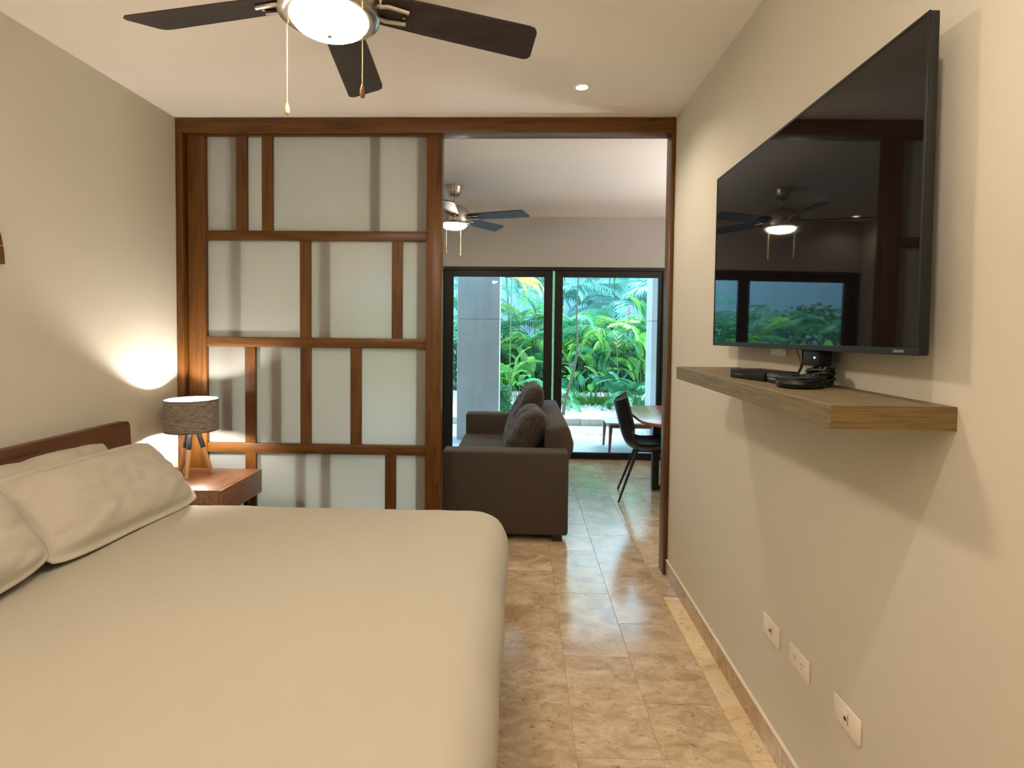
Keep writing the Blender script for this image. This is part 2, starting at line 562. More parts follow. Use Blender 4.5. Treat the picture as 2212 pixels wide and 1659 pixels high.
# skirting on the right wall: stone pieces with a pale cement lip
base = empty('baseboard_right', (XR, 1.0, 0), kind='structure')
y = 3.345
first = True
while y > -1.6:
    L_ = 0.30 if first else 0.60
    y0 = max(y - L_, -1.7)
    MB().box(XR - .011, XR - .0005, y0 + .0008, y - .0008, 0.0005, .092, .001, 1).build('skirting_stone', M['tile_base'], base, False, at=(XR - .006, (y + y0) / 2, .046))
    y = y0; first = False
MB().box(XR - .013, XR - .0005, -1.7, 3.345, .092, .101, .002, 1).build('cement_lip', M['cement'], base, False)
bl = empty('baseboard_left', (XL, 1.0, 0), kind='structure')
MB().box(XL + .0005, XL + .011, -1.7, 3.34, 0.0005, .092, .001, 1).build('skirting_stone', M['tile_base'], bl, False)
bd = empty('baseboard_dining', (XR2, 5.0, 0), kind='structure')
MB().box(XR2 - .011, XR2 - .0005, 3.47, YW - .01, 0.0005, .092, .001, 1).build('skirting_stone', M['tile_base'], bd, False)

# wooden surround of the sliding partition
struct('trim_1', [(XL + .001, XR - .001, YP, 3.462, 2.669, CZ - .004, .003)], M['door_x'], smooth=True)['label'] = 'wooden header beam across the top of the room divider'
struct('trim_2', [(XL + .001, -2.082, YP, 3.462, 0.0, 2.669, .003)], M['door_z'], smooth=True)['label'] = 'left wooden jamb of the room divider'
struct('trim_3', [(.884, XR - .001, YP, 3.462, 0.0, 2.669, .003)], M['door_z'], smooth=True)['label'] = 'right wooden jamb of the opening'

# sliding partition door with frosted panes and lattice in front and behind the glass
door = empty('door_1', (-1.28, 3.39, 0), kind='structure')
door['label'] = 'brown wooden sliding door with frosted panes in an uneven lattice'
F0, F1 = 3.378, 3.400
G0, G1 = 3.401, 3.406
R0, R1 = 3.4075, 3.440
T0, T1 = 3.372, 3.455
MB().box(-2.066, -1.956, T0, T1, .012, 2.668, .003, 2).build('stile', M['door_z'], door)
MB().box(-.584, -.490, T0, T1, .012, 2.668, .003, 2).build('stile', M['door_z'], door)
rails = [(2.022, 2.082), (1.363, 1.424), (.700, .760)]
for z0, z1 in rails:
    MB().box(-1.956, -.584, F0, R1, z0, z1, .003, 2).build('rail', M['door_x'], door)
MB().box(-1.956, -.584, F0, R1, 2.660, 2.668, .001, 1).build('top_rail', M['door_x'], door)
MB().box(-1.956, -.584, F0, R1, .012, .110, .003, 2).build('bottom_rail', M['door_x'], door)
rows = [(2.082, 2.660), (1.424, 2.022), (.760, 1.363), (.110, .700)]
front = [[(-1.765, -1.697), (-1.605, -1.537)], [(-1.369, -1.302), (-.797, -.731)], [(-1.716, -1.649), (-1.367, -1.301), (-1.053, -.985)], [(-1.716, -1.649), (-.835, -.767)]]
rear = [[(-1.815, -1.750), (-.937, -.876)], [(-1.815, -1.750), (-1.250, -1.186)], [(-1.872, -1.808), (-1.560, -1.496)], [(-1.405, -1.345), (-1.245, -1.187)]]
for (z0, z1), fr, rr in zip(rows, front, rear):
    for a, b_ in fr:
        MB().box(a, b_, F0, F1, z0, z1, .002, 1).build('lattice_bar', M['door_z'], door)
    for a, b_ in rr + [(-.648, -.586)]:
        MB().box(a, b_, R0, R1, z0, z1, .002, 1).build('rear_lattice_bar', M['door_z'], door)
    xs = [-1.956] + [x for q in fr for x in q] + [-.584]
    for a, b_ in zip(xs[0::2], xs[1::2]):
        MB().box(a - .004 * (a > -1.9), b_ + .004 * (b_ < -.6), G0, G1, z0, z1).build('pane', M['frost'], door, False)

# ------------------------------------------------------------------ garden door (three sliding leaves)
gd = empty('door_2', (0, YW + .05, 0), kind='structure')
gd['label'] = 'wide black framed sliding glass door to the garden'
WX0, WX1 = -2.10, 1.615
f0, f1 = YW - .015, YW + .11
MB().box(WX0, WX1, f0, f1, 2.155, 2.192, .002, 1).build('head_frame', M['frame'], gd)
MB().box(WX0, WX1, f0, f1, .0, .022, .002, 1).build('bottom_track', M['frame'], gd)
MB().box(WX0, WX0 + .04, f0, f1, .022, 2.155, .002, 1).build('side_frame', M['frame'], gd)
MB().box(WX1 - .02, WX1, f0, f1, .022, 2.155, .002, 1).build('side_frame', M['frame'], gd)
def leaf(x0, x1, wl, wr, y0, handle=False):
    y1 = y0 + .045
    MB().box(x0, x0 + wl, y0, y1, .023, 2.154, .003, 1).build('leaf_stile', M['frame'], gd)
    MB().box(x1 - wr, x1, y0, y1, .023, 2.154, .003, 1).build('leaf_stile', M['frame'], gd)
    MB().box(x0 + wl, x1 - wr, y0, y1, 2.080, 2.154, .003, 1).build('leaf_rail', M['frame'], gd)
    MB().box(x0 + wl, x1 - wr, y0, y1, .023, .071, .003, 1).build('leaf_rail', M['frame'], gd)
    MB().box(x0 + wl, x1 - wr, y0 + .018, y0 + .024, .071, 2.080).build('pane', M['glass'], gd, False)
    if handle:
        h = MB().box(x0 + .03, x0 + .05, y0 - .03, y0, .93, .955, .003, 1).box(x0 + .03, x0 + .135, y0 - .045, y0 - .028, .935, .950, .004, 2)
        h.build('handle', M['frame'], gd)
leaf(-2.058, -.845, .08, .08, YW + .052)
leaf(-.880, .356, .10, .096, YW + .004)
leaf(.382, 1.592, .09, .038, YW + .004, True)

# blind cord hanging at the right of the garden door
cd = MB().tube([(1.640, 6.292, 2.16), (1.641, 6.290, 1.5), (1.641, 6.290, .86)], .003, 6).tube([(1.654, 6.292, 2.16), (1.655, 6.290, 1.5), (1.653, 6.290, .86)], .003, 6)
cd.tube([(1.647, 6.29, .88), (1.640, 6.28, .80), (1.655, 6.28, .74), (1.645, 6.285, .66)], [.006, .012, .012, .004], 8)
tag(cd.build('blind_cord', M['plastic']), 'thin pale looped cord hanging at the right edge of the garden door', 'cord')

# ------------------------------------------------------------------ ceiling fans
def rot2(x, y, a, c):
    return (c[0] + x * math.cos(a) - y * math.sin(a), c[1] + x * math.sin(a) + y * math.cos(a))
def make_fan(cx, cy, a0, name_label, blade_m, chains, glow):
    root = empty('ceiling_fan', (cx, cy, CZ), label=name_label, cat='ceiling fan')
    c = (cx, cy, 0)
    MB().lathe([(.0, 2.665), (.030, 2.665), (.045, 2.672), (.058, 2.690), (.066, 2.715), (.068, 2.735), (.073, 2.742), (.073, 2.761)], c, 36, cap=False).build('canopy', M['steel'], root)
    MB().tube([(cx, cy, 2.58), (cx, cy, 2.68)], .012, 16).build('downrod', M['steel'], root)
    MB().lathe([(.0, 2.605), (.03, 2.604), (.035, 2.590), (.085, 2.580), (.120, 2.560), (.140, 2.530), (.147, 2.500), (.147, 2.476), (.147, 2.446), (.143, 2.434), (.134, 2.430)], c, 56, cap=False).build('motor_housing', M['steel'], root)
    MB().lathe([(.134, 2.431), (.146, 2.430), (.147, 2.424), (.136, 2.417), (.113, 2.417)], c, 56, cap=False).build('light_ring', M['steel'], root)
    bowl = MB().lathe([(.116, 2.420), (.113, 2.411), (.101, 2.396), (.080, 2.384), (.045, 2.376), (.012, 2.374), (.0, 2.374)], c, 56, cap=False).build('glass_bowl', glow, root, 'all')
    MB().lathe([(.0, 2.364), (.006, 2.365), (.008, 2.369), (.006, 2.374), (0, 2.375)], c, 12, cap=False).build('bowl_finial', M['steel'], root)
    for k in range(5):
        a = math.radians(a0 + 72 * k)
        # blade, pitched about its own long axis
        pts = [(.150, -.052), (.16, -.058), (.30, -.064), (.63, -.072), (.652, -.068), (.664, -.055), (.690, .050), (.686, .064), (.672, .072), (.30, .064), (.16, .058), (.150, .052)]
        top, bot = [], []
        for x, y_ in pts:
            X, Y = rot2(x, y_, a, c)
            z = 2.482 - y_ * 0.22
            top.append((X, Y, z + .0035)); bot.append((X, Y, z - .0035))
        n = len(pts)
        b = MB().add(top + bot, [tuple(range(n)), tuple(reversed(range(n, 2 * n)))] + [(i, n + i, n + (i + 1) % n, (i + 1) % n) for i in range(n)])
        bl_ = b.build('blade', blade_m, root, False, at=(cx, cy, 2.482))
        q = MB()
        for sgn in (-1, 1):
            p = []
            for x, y_ in ((.13, sgn * .018), (.17, sgn * .030), (.235, sgn * .024)):
                X, Y = rot2(x, y_, a, c); p.append((X, Y, 2.472 - y_ * .22))
            q.tube(p, .007, 6)
        for x, y_ in ((.20, .028), (.20, -.028), (.225, 0)):
            X, Y = rot2(x, y_, a, c); q.lathe([(0, -.005), (.006, -.004), (.006, .002)], (X, Y, 2.474 - y_ * .22), 8, cap=False)
        q.build('blade_bracket', M['steel'], root)
    for dx, dy, zt, zb, dark in chains:
        x, y_ = cx + dx, cy + dy
        pc = MB()
        z = zt
        pc.tube([(x, y_, zt + .01), (x, y_, zb + .04)], .0011, 6)
        while z > zb + .045:
            pc.lathe([(0, -.0024), (.0020, 0), (0, .0024)], (x, y_, z), 6, cap=False); z -= .0065
        pc.tube([(cx + dx * .93, cy + dy * .93, zt + .012), (x, y_, zt + .012)], .003, 6)
        ch = pc.build('pull_chain', M['chain'], root)
        MB().lathe([(0, 0), (.005, .001), (.0075, .010), (.007, .022), (.004, .034), (.0018, .040), (0, .041)], (x, y_, zb), 14, cap=False).build('pull_weight', M['teak'] if dark else M['pale_wood'], ch, 'all')
    return root
make_fan(-.585, 1.67, 96.6, 'brown five-blade ceiling fan with a lit bowl hanging above the bed', M['blade'],
         [(-.142, .03, 2.425, 2.145, False), (.125, -.085, 2.425, 2.150, True)], M['bowl'])
make_fan(-.611, 4.98, -17, 'blue-grey bladed ceiling fan with a lit bowl seen through the opening', M['blade2'],
         [(-.05, -.145, 2.425, 2.135, False), (.045, .14, 2.425, 2.150, True)], M['bowl'])

# ------------------------------------------------------------------ downlights
for i, (x, y_) in enumerate(DOWN):
    lb = ['small round lit downlight in the bedroom ceiling near the room divider', 'small round downlight in the ceiling over the camera end of the bedroom', 'small round downlight in the living room ceiling by the garden door corner'][i]
    r = empty('downlight', (x, y_, CZ), label=lb, cat='ceiling light')
    MB().lathe([(.030, 2.7605), (.044, 2.7605), (.046, 2.757), (.043, 2.755), (.032, 2.755), (.030, 2.758)], (x, y_, 0), 32, cap=False).build('rim', M['trimwhite'], r)
    MB().lathe([(.0, 2.7585), (.031, 2.7585)], (x, y_, 0), 32, cap=False).build('lens', M['led_disc'], r, False)
    light('downlight_beam', 'SPOT', (x, y_, 2.752), DOWN_W if i < 2 else 8, (1.0, .86, .68), size=.03, spot=math.radians(150), blend=0.8).parent = None

# ------------------------------------------------------------------ television on the right wall
tvc = Vector((.828, 1.789, 1.797))
tv = empty('television', tvc, label='large black flat television on the right wall above the shelf', cat='television')
yw, rl, tl = .0011, -.0138, -.0061
Ld = Vector((math.sin(yw), math.cos(yw), 0)); Ud = Vector((-math.sin(tl), 0, math.cos(tl)))
L2 = (Ld * math.cos(rl) + Ud * math.sin(rl)).normalized(); U2 = (Ud * math.cos(rl) - Ld * math.sin(rl)).normalized()
N2 = U2.cross(L2).normalized()
if N2.x > 0: N2 = -N2            # faces the room (-x)
TVM = Matrix((-N2, L2, U2)).transposed()   # local x = into the wall, y = along wall, z = up
def tvbox(a, b, c, d, e, f, bev=.001, seg=1):
    q = MB().box(a, b, c, d, e, f, bev, seg)
    q.v = [tuple(tvc + TVM @ Vector(v)) for v in q.v]
    return q
W2, H2 = .615, .355
tvbox(.003, .022, -W2, W2, -H2, H2, .004, 2).build('back_panel', M['tvbody'], tv)
tvbox(.022, .050, -W2 + .05, W2 - .05, -H2 + .03, H2 - .22, .01, 2).build('rear_housing', M['tvbody'], tv)
tvbox(.0005, .0035, -W2 + .008, W2 - .008, -H2 + .016, H2 - .008, 0).build('screen', M['screen'], tv, False)
q = tvbox(-.001, .004, -W2, W2, -H2, -H2 + .016, .001)
for a in ((-W2, -W2 + .008, -H2 + .016, H2), (W2 - .008, W2, -H2 + .016, H2), (-W2 + .008, W2 - .008, H2 - .008, H2)):
    t = tvbox(-.001, .004, *a, .001); q.add(t.v, t.f)
q.build('bezel', M['tvbody'], tv)
q = MB(); x = -W2 + .045
for wd in (.004, .006, .005, .006, .004):
    t = tvbox(-.0014, -.0009, x, x + wd, -H2 + .005, -H2 + .011, 0); q.add(t.v, t.f); x += wd + .002
q.build('maker_mark', M['print'], tv, False)
tvbox(.05, .078, -.20, .20, -.20, .12, .003).build('wall_bracket', M['black'], tv)
# little device under the set with a green light
q = MB().box(.835, .875, 1.575, 1.66, 1.400, 1.447, .004, 2)
dv = empty('power_adaptor', (.855, 1.617, 1.42), label='black box with a green light under the television', cat='adaptor')
q.build('case', M['tvbody'], dv)
MB().lathe([(0, -.003), (.003, 0), (0, .003)], (.834, 1.592, 1.424), 10, cap=False).build('status_light', M['led'], dv, 'all')

# ------------------------------------------------------------------ floating shelf
sh = empty('wall_shelf', (XR, 1.75, 1.295), label='long thick floating wood shelf on the right wall under the television', cat='shelf')
MB().box(.652, XR - .0005, 1.172, 2.326, 1.2945, 1.3450, .0015, 1).build('board', M['shelf'], sh, False)
MB().box(.6512, XR - .001, 1.1700, 1.1722, 1.2947, 1.3448).build('end_veneer', M['shelf_x'], sh, False)

# black player box, puck and coiled cables on the shelf
bx = empty('media_player', (.80, 1.755, 1.345), label='flat black media player on the far half of the wall shelf', cat='media player')
Rb = Matrix.Rotation(math.radians(17), 4, 'Z')
MB().box(.707, .827, 1.692, 1.848, 1.3453, 1.374, .003, 2, Rb).build('case', M['gloss_black'], bx)
q = MB()
for k in range(4):
    a = Rb @ Vector((-.0605, .052 - k * .009, 0))
    q.box(.767 + a.x - .0006, .767 + a.x + .0006, 1.770 + a.y - .003, 1.770 + a.y + .003, 1.357, 1.361, 0)
q.build('front_print', M['print'], bx, False)
pk = empty('router', (.80, 1.60, 1.345), label='glossy black rounded box between the media player and coiled cable', cat='router')
MB().box(.735, .820, 1.592, 1.682, 1.3453, 1.374, .011, 4).build('case', M['gloss_black'], pk)
MB().box(.734, .736, 1.612, 1.655, 1.356, 1.360, .0005, 1).build('front_strip', M['print'], pk)
# coiled cable bundle
def coil(cx, cy, rx, ry, z0, dz, turns, rr, jit, seed):
    g = random.Random(seed); P = []
    n = 16
    for i in range(turns * n + 1):
        a = 2 * PI * i / n
        j = 1 + jit * math.sin(i * .61 + seed)
        P.append((cx + rx * j * math.cos(a), cy + ry * j * math.sin(a), z0 + dz * i / (turns * n) + .002 * math.sin(i * 1.3)))
    return MB().tube(P, rr, 7)
cbl = empty('coiled_cable', (.80, 1.53, 1.345), label='thick coil of black cable on the shelf below the television', cat='cable')
q = MB()
for k in range(4):
    c_ = coil(.775, 1.535, .048 - k * .006, .050 - k * .006, 1.3505, .024, 4, .0048, .06, k * 3 + 1); q.add(c_.v, c_.f)
q.build('cable_coil', M['tvbody'], cbl)
q = MB()
for k in range(3):
    c_ = coil(.835, 1.560, .030 - k * .005, .036 - k * .005, 1.352, .042, 5, .0045, .09, k * 5 + 2); q.add(c_.v, c_.f)
q.tube(spline([(.83, 1.545, 1.385), (.855, 1.60, 1.405), (.86, 1.64, 1.395), (.84, 1.655, 1.37), (.80, 1.66, 1.36)], 8), .0032, 7)
q.tube(spline([(.83, 1.53, 1.390), (.85, 1.550, 1.405), (.855, 1.575, 1.403), (.857, 1.60, 1.385), (.86, 1.61, 1.36)], 8), .0025, 7)
q.build('loose_loops', M['tvbody'], cbl)
MB().lathe([(0, .011), (.035, .0115), (.050, .006), (.052, 0), (.048, -.010), (0, -.012)], (.750, 1.520, 1.358), 32, cap=False).build('cable_puck', M['gloss_black'], cbl)
tag(MB().tube(spline([(.872, 1.735, 1.46), (.868, 1.722, 1.430), (.855, 1.700, 1.400), (.845, 1.705, 1.370), (.83, 1.71, 1.352), (.81, 1.66, 1.350)], 10), .004, 8).build('hanging_cable', M['tvbody']), 'thick black cable curving from the television down to the shelf', 'cable')
tag(MB().tube(spline([(.86, 1.628, 1.402), (.858, 1.627, 1.385), (.855, 1.622, 1.36), (.84, 1.60, 1.352)], 8), [.0075] * 8 + [.0045] * 17, 8).build('adaptor_cable', M['tvbody']), 'short black cable dropping from the lit adaptor to the cable coil', 'cable')
tag(MB().tube(spline([(.900, 1.865, 1.475), (.895, 1.83, 1.45), (.892, 1.79, 1.41), (.885, 1.775, 1.375), (.87, 1.755, 1.3475)], 8), .0018, 6).build('thin_wire', mat('brown_wire', (.30, .19, .10), .5)), 'thin tan wire hanging behind the shelf from the socket', 'wire')

# ------------------------------------------------------------------ wall sockets
def plate(y0, y1, z0, z1, label, kind):
    yc, zc = (y0 + y1) / 2, (z0 + z1) / 2
    r = empty('wall_outlet', (XR, yc, zc), label=label, cat='outlet')
    MB().box(XR - .007, XR - .0003, y0, y1, z0, z1, .003, 2).build('cover_plate', M['plastic'], r)
    if kind == 'jack':
        MB().box(XR - .0085, XR - .007, yc - .012, yc + .012, zc - .012, zc + .016, .0006, 1).build('module', M['plastic'], r, False)
        MB().box(XR - .0095, XR - .0085, yc - .005, yc + .006, zc - .006, zc + .004, .0002, 1).build('socket_hole', M['slot'], r, False)
        MB().box(XR - .0091, XR - .0085, yc - .0125, yc - .0115, zc - .012, zc + .018).build('module_edge', M['slot'], r, False)
    else:
        for s_ in (-1, 1):
            m0 = MB().box(XR - .0085, XR - .007, yc + s_ * .022 - .014, yc + s_ * .022 + .014, zc - .02, zc + .02, .0008, 1).build('socket', M['plastic'], r, False)
            for dy in (-.005, .005):
                MB().box(XR - .0089, XR - .0084, yc + s_ * .022 + dy - .001, yc + s_ * .022 + dy + .001, zc + .001, zc + .008).build('slot', M['slot'], m0, False)
            MB().box(XR - .0089, XR - .0084, yc + s_ * .022 - .002, yc + s_ * .022 + .002, zc - .010, zc - .006).build('slot', M['slot'], m0, False)
plate(1.902, 2.022, .394, .468, 'cream wall plate with one jack, farthest of the low plates on the right wall', 'jack')
plate(1.703, 1.826, .402, .472, 'cream wall plate with two power sockets, middle of the low plates', 'power')
plate(1.444, 1.568, .405, .475, 'cream wall plate with one jack, nearest of the low plates on the right wall', 'jack')
plate(1.905, 2.020, 1.412, 1.486, 'cream socket plate half hidden behind the television lower edge', 'power')
plate(1.735, 1.800, 1.40, 1.49, 'narrow pale plate beside the cables behind the television', 'jack')

# ------------------------------------------------------------------ bed
bed = empty('bed', (-1.05, 1.84, 0), label='king size bed frame with a brown wooden headboard by the left wall', cat='bed')
MB().box(-2.02, -.12, .98, 2.70, .10, .30, .01, 2).build('bed_base', M['head'], bed)
for sx in (-1.9, -.22):
    for sy in (1.08, 2.60):
        MB().box(sx - .035, sx + .035, sy - .035, sy + .035, .0, .10, .004, 1).build('leg', M['head'], bed)
MB().box(-2.01, -.10, .97, 2.71, .30, .55, .05, 4).build('mattress', M['pillow'], bed)
hb = bmesh.new()
YH0, YH1, ZH0, ZH1 = .88, 2.785, .46, .998
pr = []
for cx_, cz_, a0_ in ((YH1 - .03, ZH1 - .03, 0), (YH0 + .03, ZH1 - .03, 90)):
    for k in range(7):
        a = math.radians(a0_ + 15 * k); pr.append((cx_ + .03 * math.cos(a), cz_ + .03 * math.sin(a)))
pr += [(YH0 - .03, ZH0), (YH1 + .035, ZH0)]
n = len(pr)
vs = [(-2.020 - .05 * (z - .46) / .54 * 0, y_, z) for y_, z in pr] + [(-2.062, y_, z) for y_, z in pr]
hbm = MB().add(vs, [tuple(range(n)), tuple(reversed(range(n, 2 * n)))] + [(i, n + i, n + (i + 1) % n, (i + 1) % n) for i in range(n)])
hb.free()
hbm.build('headboard', M['head'], bed, True)
for sy in (1.1, 2.55):
    MB().box(-2.100, -2.063, sy - .04, sy + .04, .0, .95, .003, 1).build('headboard_post', M['head'], bed)

def fbm(p, s, oct_=4):
    return noise.fractal(Vector(p) * s, 1.0, 2.0, oct_)

# cotton cover drawn over the mattress: rings from the hem up, then across the top
def cover():
    x0, x1, y0, y1 = -2.015, -.048, .900, 2.765
    TOPZ = .604
    r = .125
    prof = [(.035, .12), (.030, .20), (.018, .30), (.006, .40), (.0, TOPZ - r)]
    for k in range(1, 9):
        a = k / 8 * PI / 2
        prof.append((r * (1 - math.cos(a)), TOPZ - r + r * math.sin(a)))
    steps = 26
    half = min(x1 - x0, y1 - y0) / 2
    for k in range(1, steps + 1):
        prof.append((r + (half - r - .01) * k / steps, TOPZ + .006 * math.sin(k / steps * PI / 2)))
    Nn = 4 * 40
    vs, fs = [], []
    for ins, z in prof:
        a0, a1, b0, b1 = x0 + ins, x1 - ins, y0 + ins, y1 - ins
        cr = max(.19 - ins * .9, .0) if ins < .2 else 0.0
        cr = max(cr, .004)
        # rounded rectangle by equal parameter: each corner arc 10 pts, each side 30 pts
        pts = []
        cor = [(a1 - cr, b1 - cr, 0), (a0 + cr, b1 - cr, 90), (a0 + cr, b0 + cr, 180), (a1 - cr, b0 + cr, 270)]
        for q_ in range(4):
            cx_, cy_, ang = cor[q_]
            for k in range(10):
                a = math.radians(ang + 90 * k / 9)
                pts.append((cx_ + cr * math.cos(a), cy_ + cr * math.sin(a)))
            nx, ny, nang = cor[(q_ + 1) % 4]
            sx, sy = pts[-1]
            ea = math.radians(nang)
            ex, ey = nx + cr * math.cos(ea), ny + cr * math.sin(ea)
            for k in range(1, 31):
                t = k / 31
                pts.append((sx + (ex - sx) * t, sy + (ey - sy) * t))
        for px, py in pts:
            zz = z
            d = 0.0
            if z > .5:
                zz += .0045 * fbm((px, py * .6, 0), 2.4) + .0022 * fbm((px * 2.0, py, 3), 6.0)
                # soft fall beyond the far long edge
            wv = .010 * fbm((px * 1.2, py * 1.2, z * .6), 3.0) * (1 if z < .5 else max(0, 1 - (ins / r)))
            ox = (px - (x0 + x1) / 2); oy = (py - (y0 + y1) / 2)
            if z < .58:
                px += wv * (1 if ox > 0 else -1) * (abs(ox) > .7); py += wv * (1 if oy > 0 else -1) * (abs(oy) > .7)
            vs.append((px, py, zz))
    m_ = len(pts)
    for j in range(len(prof) - 1):
        for i in range(m_):
            k = (i + 1) % m_
            fs.append((j * m_ + i, j * m_ + k, (j + 1) * m_ + k, (j + 1) * m_ + i))
    fs.append(tuple((len(prof) - 1) * m_ + i for i in range(m_)))
    return MB().add(vs, fs)
tag(cover().build('bed_cover', M['bed_cloth'], smooth='all'), 'plain cream cotton cover spread smooth over the bed', 'bedspread')

def pillow_mesh(wd, ht, th, seed, flange=.03, sag=.0, pinch=1.0, rnd_=.0):
    """pillow lying in local XY (x = width, y = height), thickness z"""
    nx, ny = 56, 40
    vs, fs = [], []
    for side in (1, -1):
        for j in range(ny + 1):
            for i in range(nx + 1):
                u, v = -1 + 2 * i / nx, -1 + 2 * j / ny
                fu = 1 + flange * 2 / wd; fv = 1 + flange * 2 / ht
                U, V = u * fu, v * fv
                b_ = max(0, 1 - abs(U) ** 3.2) * max(0, 1 - abs(V) ** 2.6)
                t = (b_ ** .48) if b_ > 0 else 0
                ex = U * wd / 2 * (1 - .055 * pinch * (1 - V * V) * abs(U) ** 3 - .05 * rnd_ * min(1.3, abs(V)) ** 5)
                ey = V * ht / 2 * (1 - .075 * pinch * (1 - min(1, U * U)) * abs(V) ** 3 - .12 * rnd_ * min(1.3, abs(U)) ** 5)
                w_ = .017 * fbm((ex * 2 + seed, ey * 2, side * 2), 3.0) + .009 * fbm((ex * 1.0 + seed, ey * 2.4, side), 9.0)
                edge = math.exp(-((1 - max(abs(u), abs(v))) / .16) ** 2)
                w_ += edge * .006 * math.sin((ex * 31 if abs(v) > abs(u) else ey * 37) + seed * 3) * min(1, t * 3 + .3)
                z = side * (th / 2 * t) + w_ * min(1, t * 1.6 + .15) + side * .0012 - sag * U * U
                vs.append((ex, ey, z))
    n1 = (nx + 1) * (ny + 1)
    for s_ in (0, 1):
        for j in range(ny):
            for i in range(nx):
                a = s_ * n1 + j * (nx + 1) + i
                q_ = (a, a + 1, a + nx + 2, a + nx + 1)
                fs.append(q_ if s_ == 0 else tuple(reversed(q_)))
    for i in range(nx):
        fs.append((i, i + n1, i + 1 + n1, i + 1)); k = ny * (nx + 1)
        fs.append((k + i, k + i + 1, k + i + 1 + n1, k + i + n1))
    for j in range(ny):
        a = j * (nx + 1); fs.append((a, a + nx + 1, a + nx + 1 + n1, a + n1))
        a = j * (nx + 1) + nx; fs.append((a, a + n1, a + nx + 1 + n1, a + nx + 1))
    return MB().add(vs, fs)
def place_pillow(name, label, m, wd, ht, th, bottom, yaw_, lean, roll_, seed, cat='pillow', **k):
    """bottom = world point of the middle of the lower edge; lean = angle of the pillow above the horizontal, width runs along world Y"""
    me = pillow_mesh(wd, ht, th, seed, **k).mesh(name, m, (0, -ht / 2, 0), 'all')
    o = bpy.data.objects.new(name, me)
    # local x -> -Y world (width), local y -> up & toward -X
    a = lean
    X = Vector((0, -1, 0)); Y = Vector((-math.cos(a), 0, math.sin(a))); Z = X.cross(Y)
    R_ = Matrix((X, Y, Z)).transposed()
    R_ = Matrix.Rotation(yaw_, 3, 'Z') @ R_ @ Matrix.Rotation(roll_, 3, 'Z')
    o.matrix_world = Matrix.Translation(Vector(bottom)) @ R_.to_4x4()
    C.link(o)
    return tag(o, label, cat)
GP = None
place_pillow('pillow', 'white pillow leaning on the headboard behind the other pillows', M['pillow'], .76, .37, .12, (-1.86, 2.22, .612), 0, math.radians(62), math.radians(1), 2, flange=.015, pinch=.3, rnd_=1)
place_pillow('pillow', 'large white pillow in the middle, resting in front of the headboard pillow', M['pillow'], .84, .37, .18, (-1.655, 2.315, .630), 0, math.radians(46), math.radians(2), 5, flange=.032, pinch=.4, rnd_=.75)
place_pillow('pillow', 'white pillow at the left edge of the picture, nearest of the three', M['pillow'], .84, .37, .18, (-1.645, 1.475, .640), 0, math.radians(52), math.radians(-3), 9, flange=.02, pinch=.3, rnd_=1)

# ------------------------------------------------------------------ nightstand and lamp
NX1, NY0, NY1, NZ0, NZ1 = -1.573, 2.848, 3.300, .482, .620
ns = empty('nightstand', (-1.85, 3.07, 0), label='brown wooden nightstand with one drawer between the bed and room divider', cat='nightstand')
MB().box(XL + .012, NX1 - .020, NY0, NY1, NZ0, NZ1, .003, 2).build('body', M['night'], ns)
MB().box(NX1 - .0185, NX1, NY0, NY1, NZ0 - .002, NZ1, .003, 2).build('drawer', M['night'], ns)
for x in (XL + .06, NX1 - .07):
    for y_ in (NY0 + .05, NY1 - .05):
        MB().tube([(x, y_, .002), (x, y_, NZ0)], [.012, .018], 14).build('leg', M['ring'], ns)
LX, LY = -1.903, 3.128
lamp = empty('table_lamp', (LX, LY, NZ1), label='tripod table lamp with a grey linen drum shade on the nightstand', cat='lamp')
RS, SZ0, SZ1 = .141, .887, 1.066
MB().lathe([(RS, SZ0), (RS, SZ1), (RS - .002, SZ1), (RS - .002, SZ0), (RS, SZ0)], (LX, LY, 0), 64, cap=False).build('lamp_shade', M['shade'], lamp)
MB().lathe([(RS - .0025, SZ0 + .001), (RS - .0025, SZ1 - .001)], (LX, LY, 0), 64, cap=False).build('shade_lining', M['shade_in'], lamp)
q = MB()
for nm_, z in (('shade_ring', SZ0), ('shade_ring', SZ1)):
    q = MB()
    P = [(LX + (RS + .0005) * math.cos(2 * PI * i / 64), LY + (RS + .0005) * math.sin(2 * PI * i / 64), z) for i in range(65)]
    q.tube(P, .0022, 6)
    q.build(nm_, M['ring'], lamp)
q = MB()
for k in range(3):
    a = math.radians(20 + 120 * k)
    q.tube([(LX + .02 * math.cos(a), LY + .02 * math.sin(a), SZ0 + .03), (LX + RS * math.cos(a), LY + RS * math.sin(a), SZ0 + .008)], .0015, 6)
q.build('shade_support', M['ring'], lamp)
for fx, fy in ((-1.888, 3.045), (-2.010, 3.178), (-1.822, 3.190)):
    f = Vector((fx, fy, NZ1 + .001)); t = Vector((LX + (fx - LX) * .22, LY + (fy - LY) * .22, .905))
    lg = MB().tube([f, f.lerp(t, .56)], [.0115, .0135], 16).build('leg', M['pale_wood'], lamp)
    MB().tube([f.lerp(t, .56), t], [.0136, .0145], 16).build('leg_top', M['ring'], lg)
MB().lathe([(0, .885), (.034, .885), (.036, .895), (.034, .908), (0, .910)], (LX, LY, 0), 24, cap=False).build('hub', M['ring'], lamp)
MB().lathe([(.015, .908), (.015, .928), (0, .929)], (LX, LY, 0), 20, cap=False).build('bulb_holder', M['ring'], lamp)
MB().lathe([(.010, .928), (.020, .938), (.026, .955), (.020, .973), (.009, .982), (0, .983)], (LX, LY, 0), 20, cap=False).build('bulb', M['bulb'], lamp, 'all')

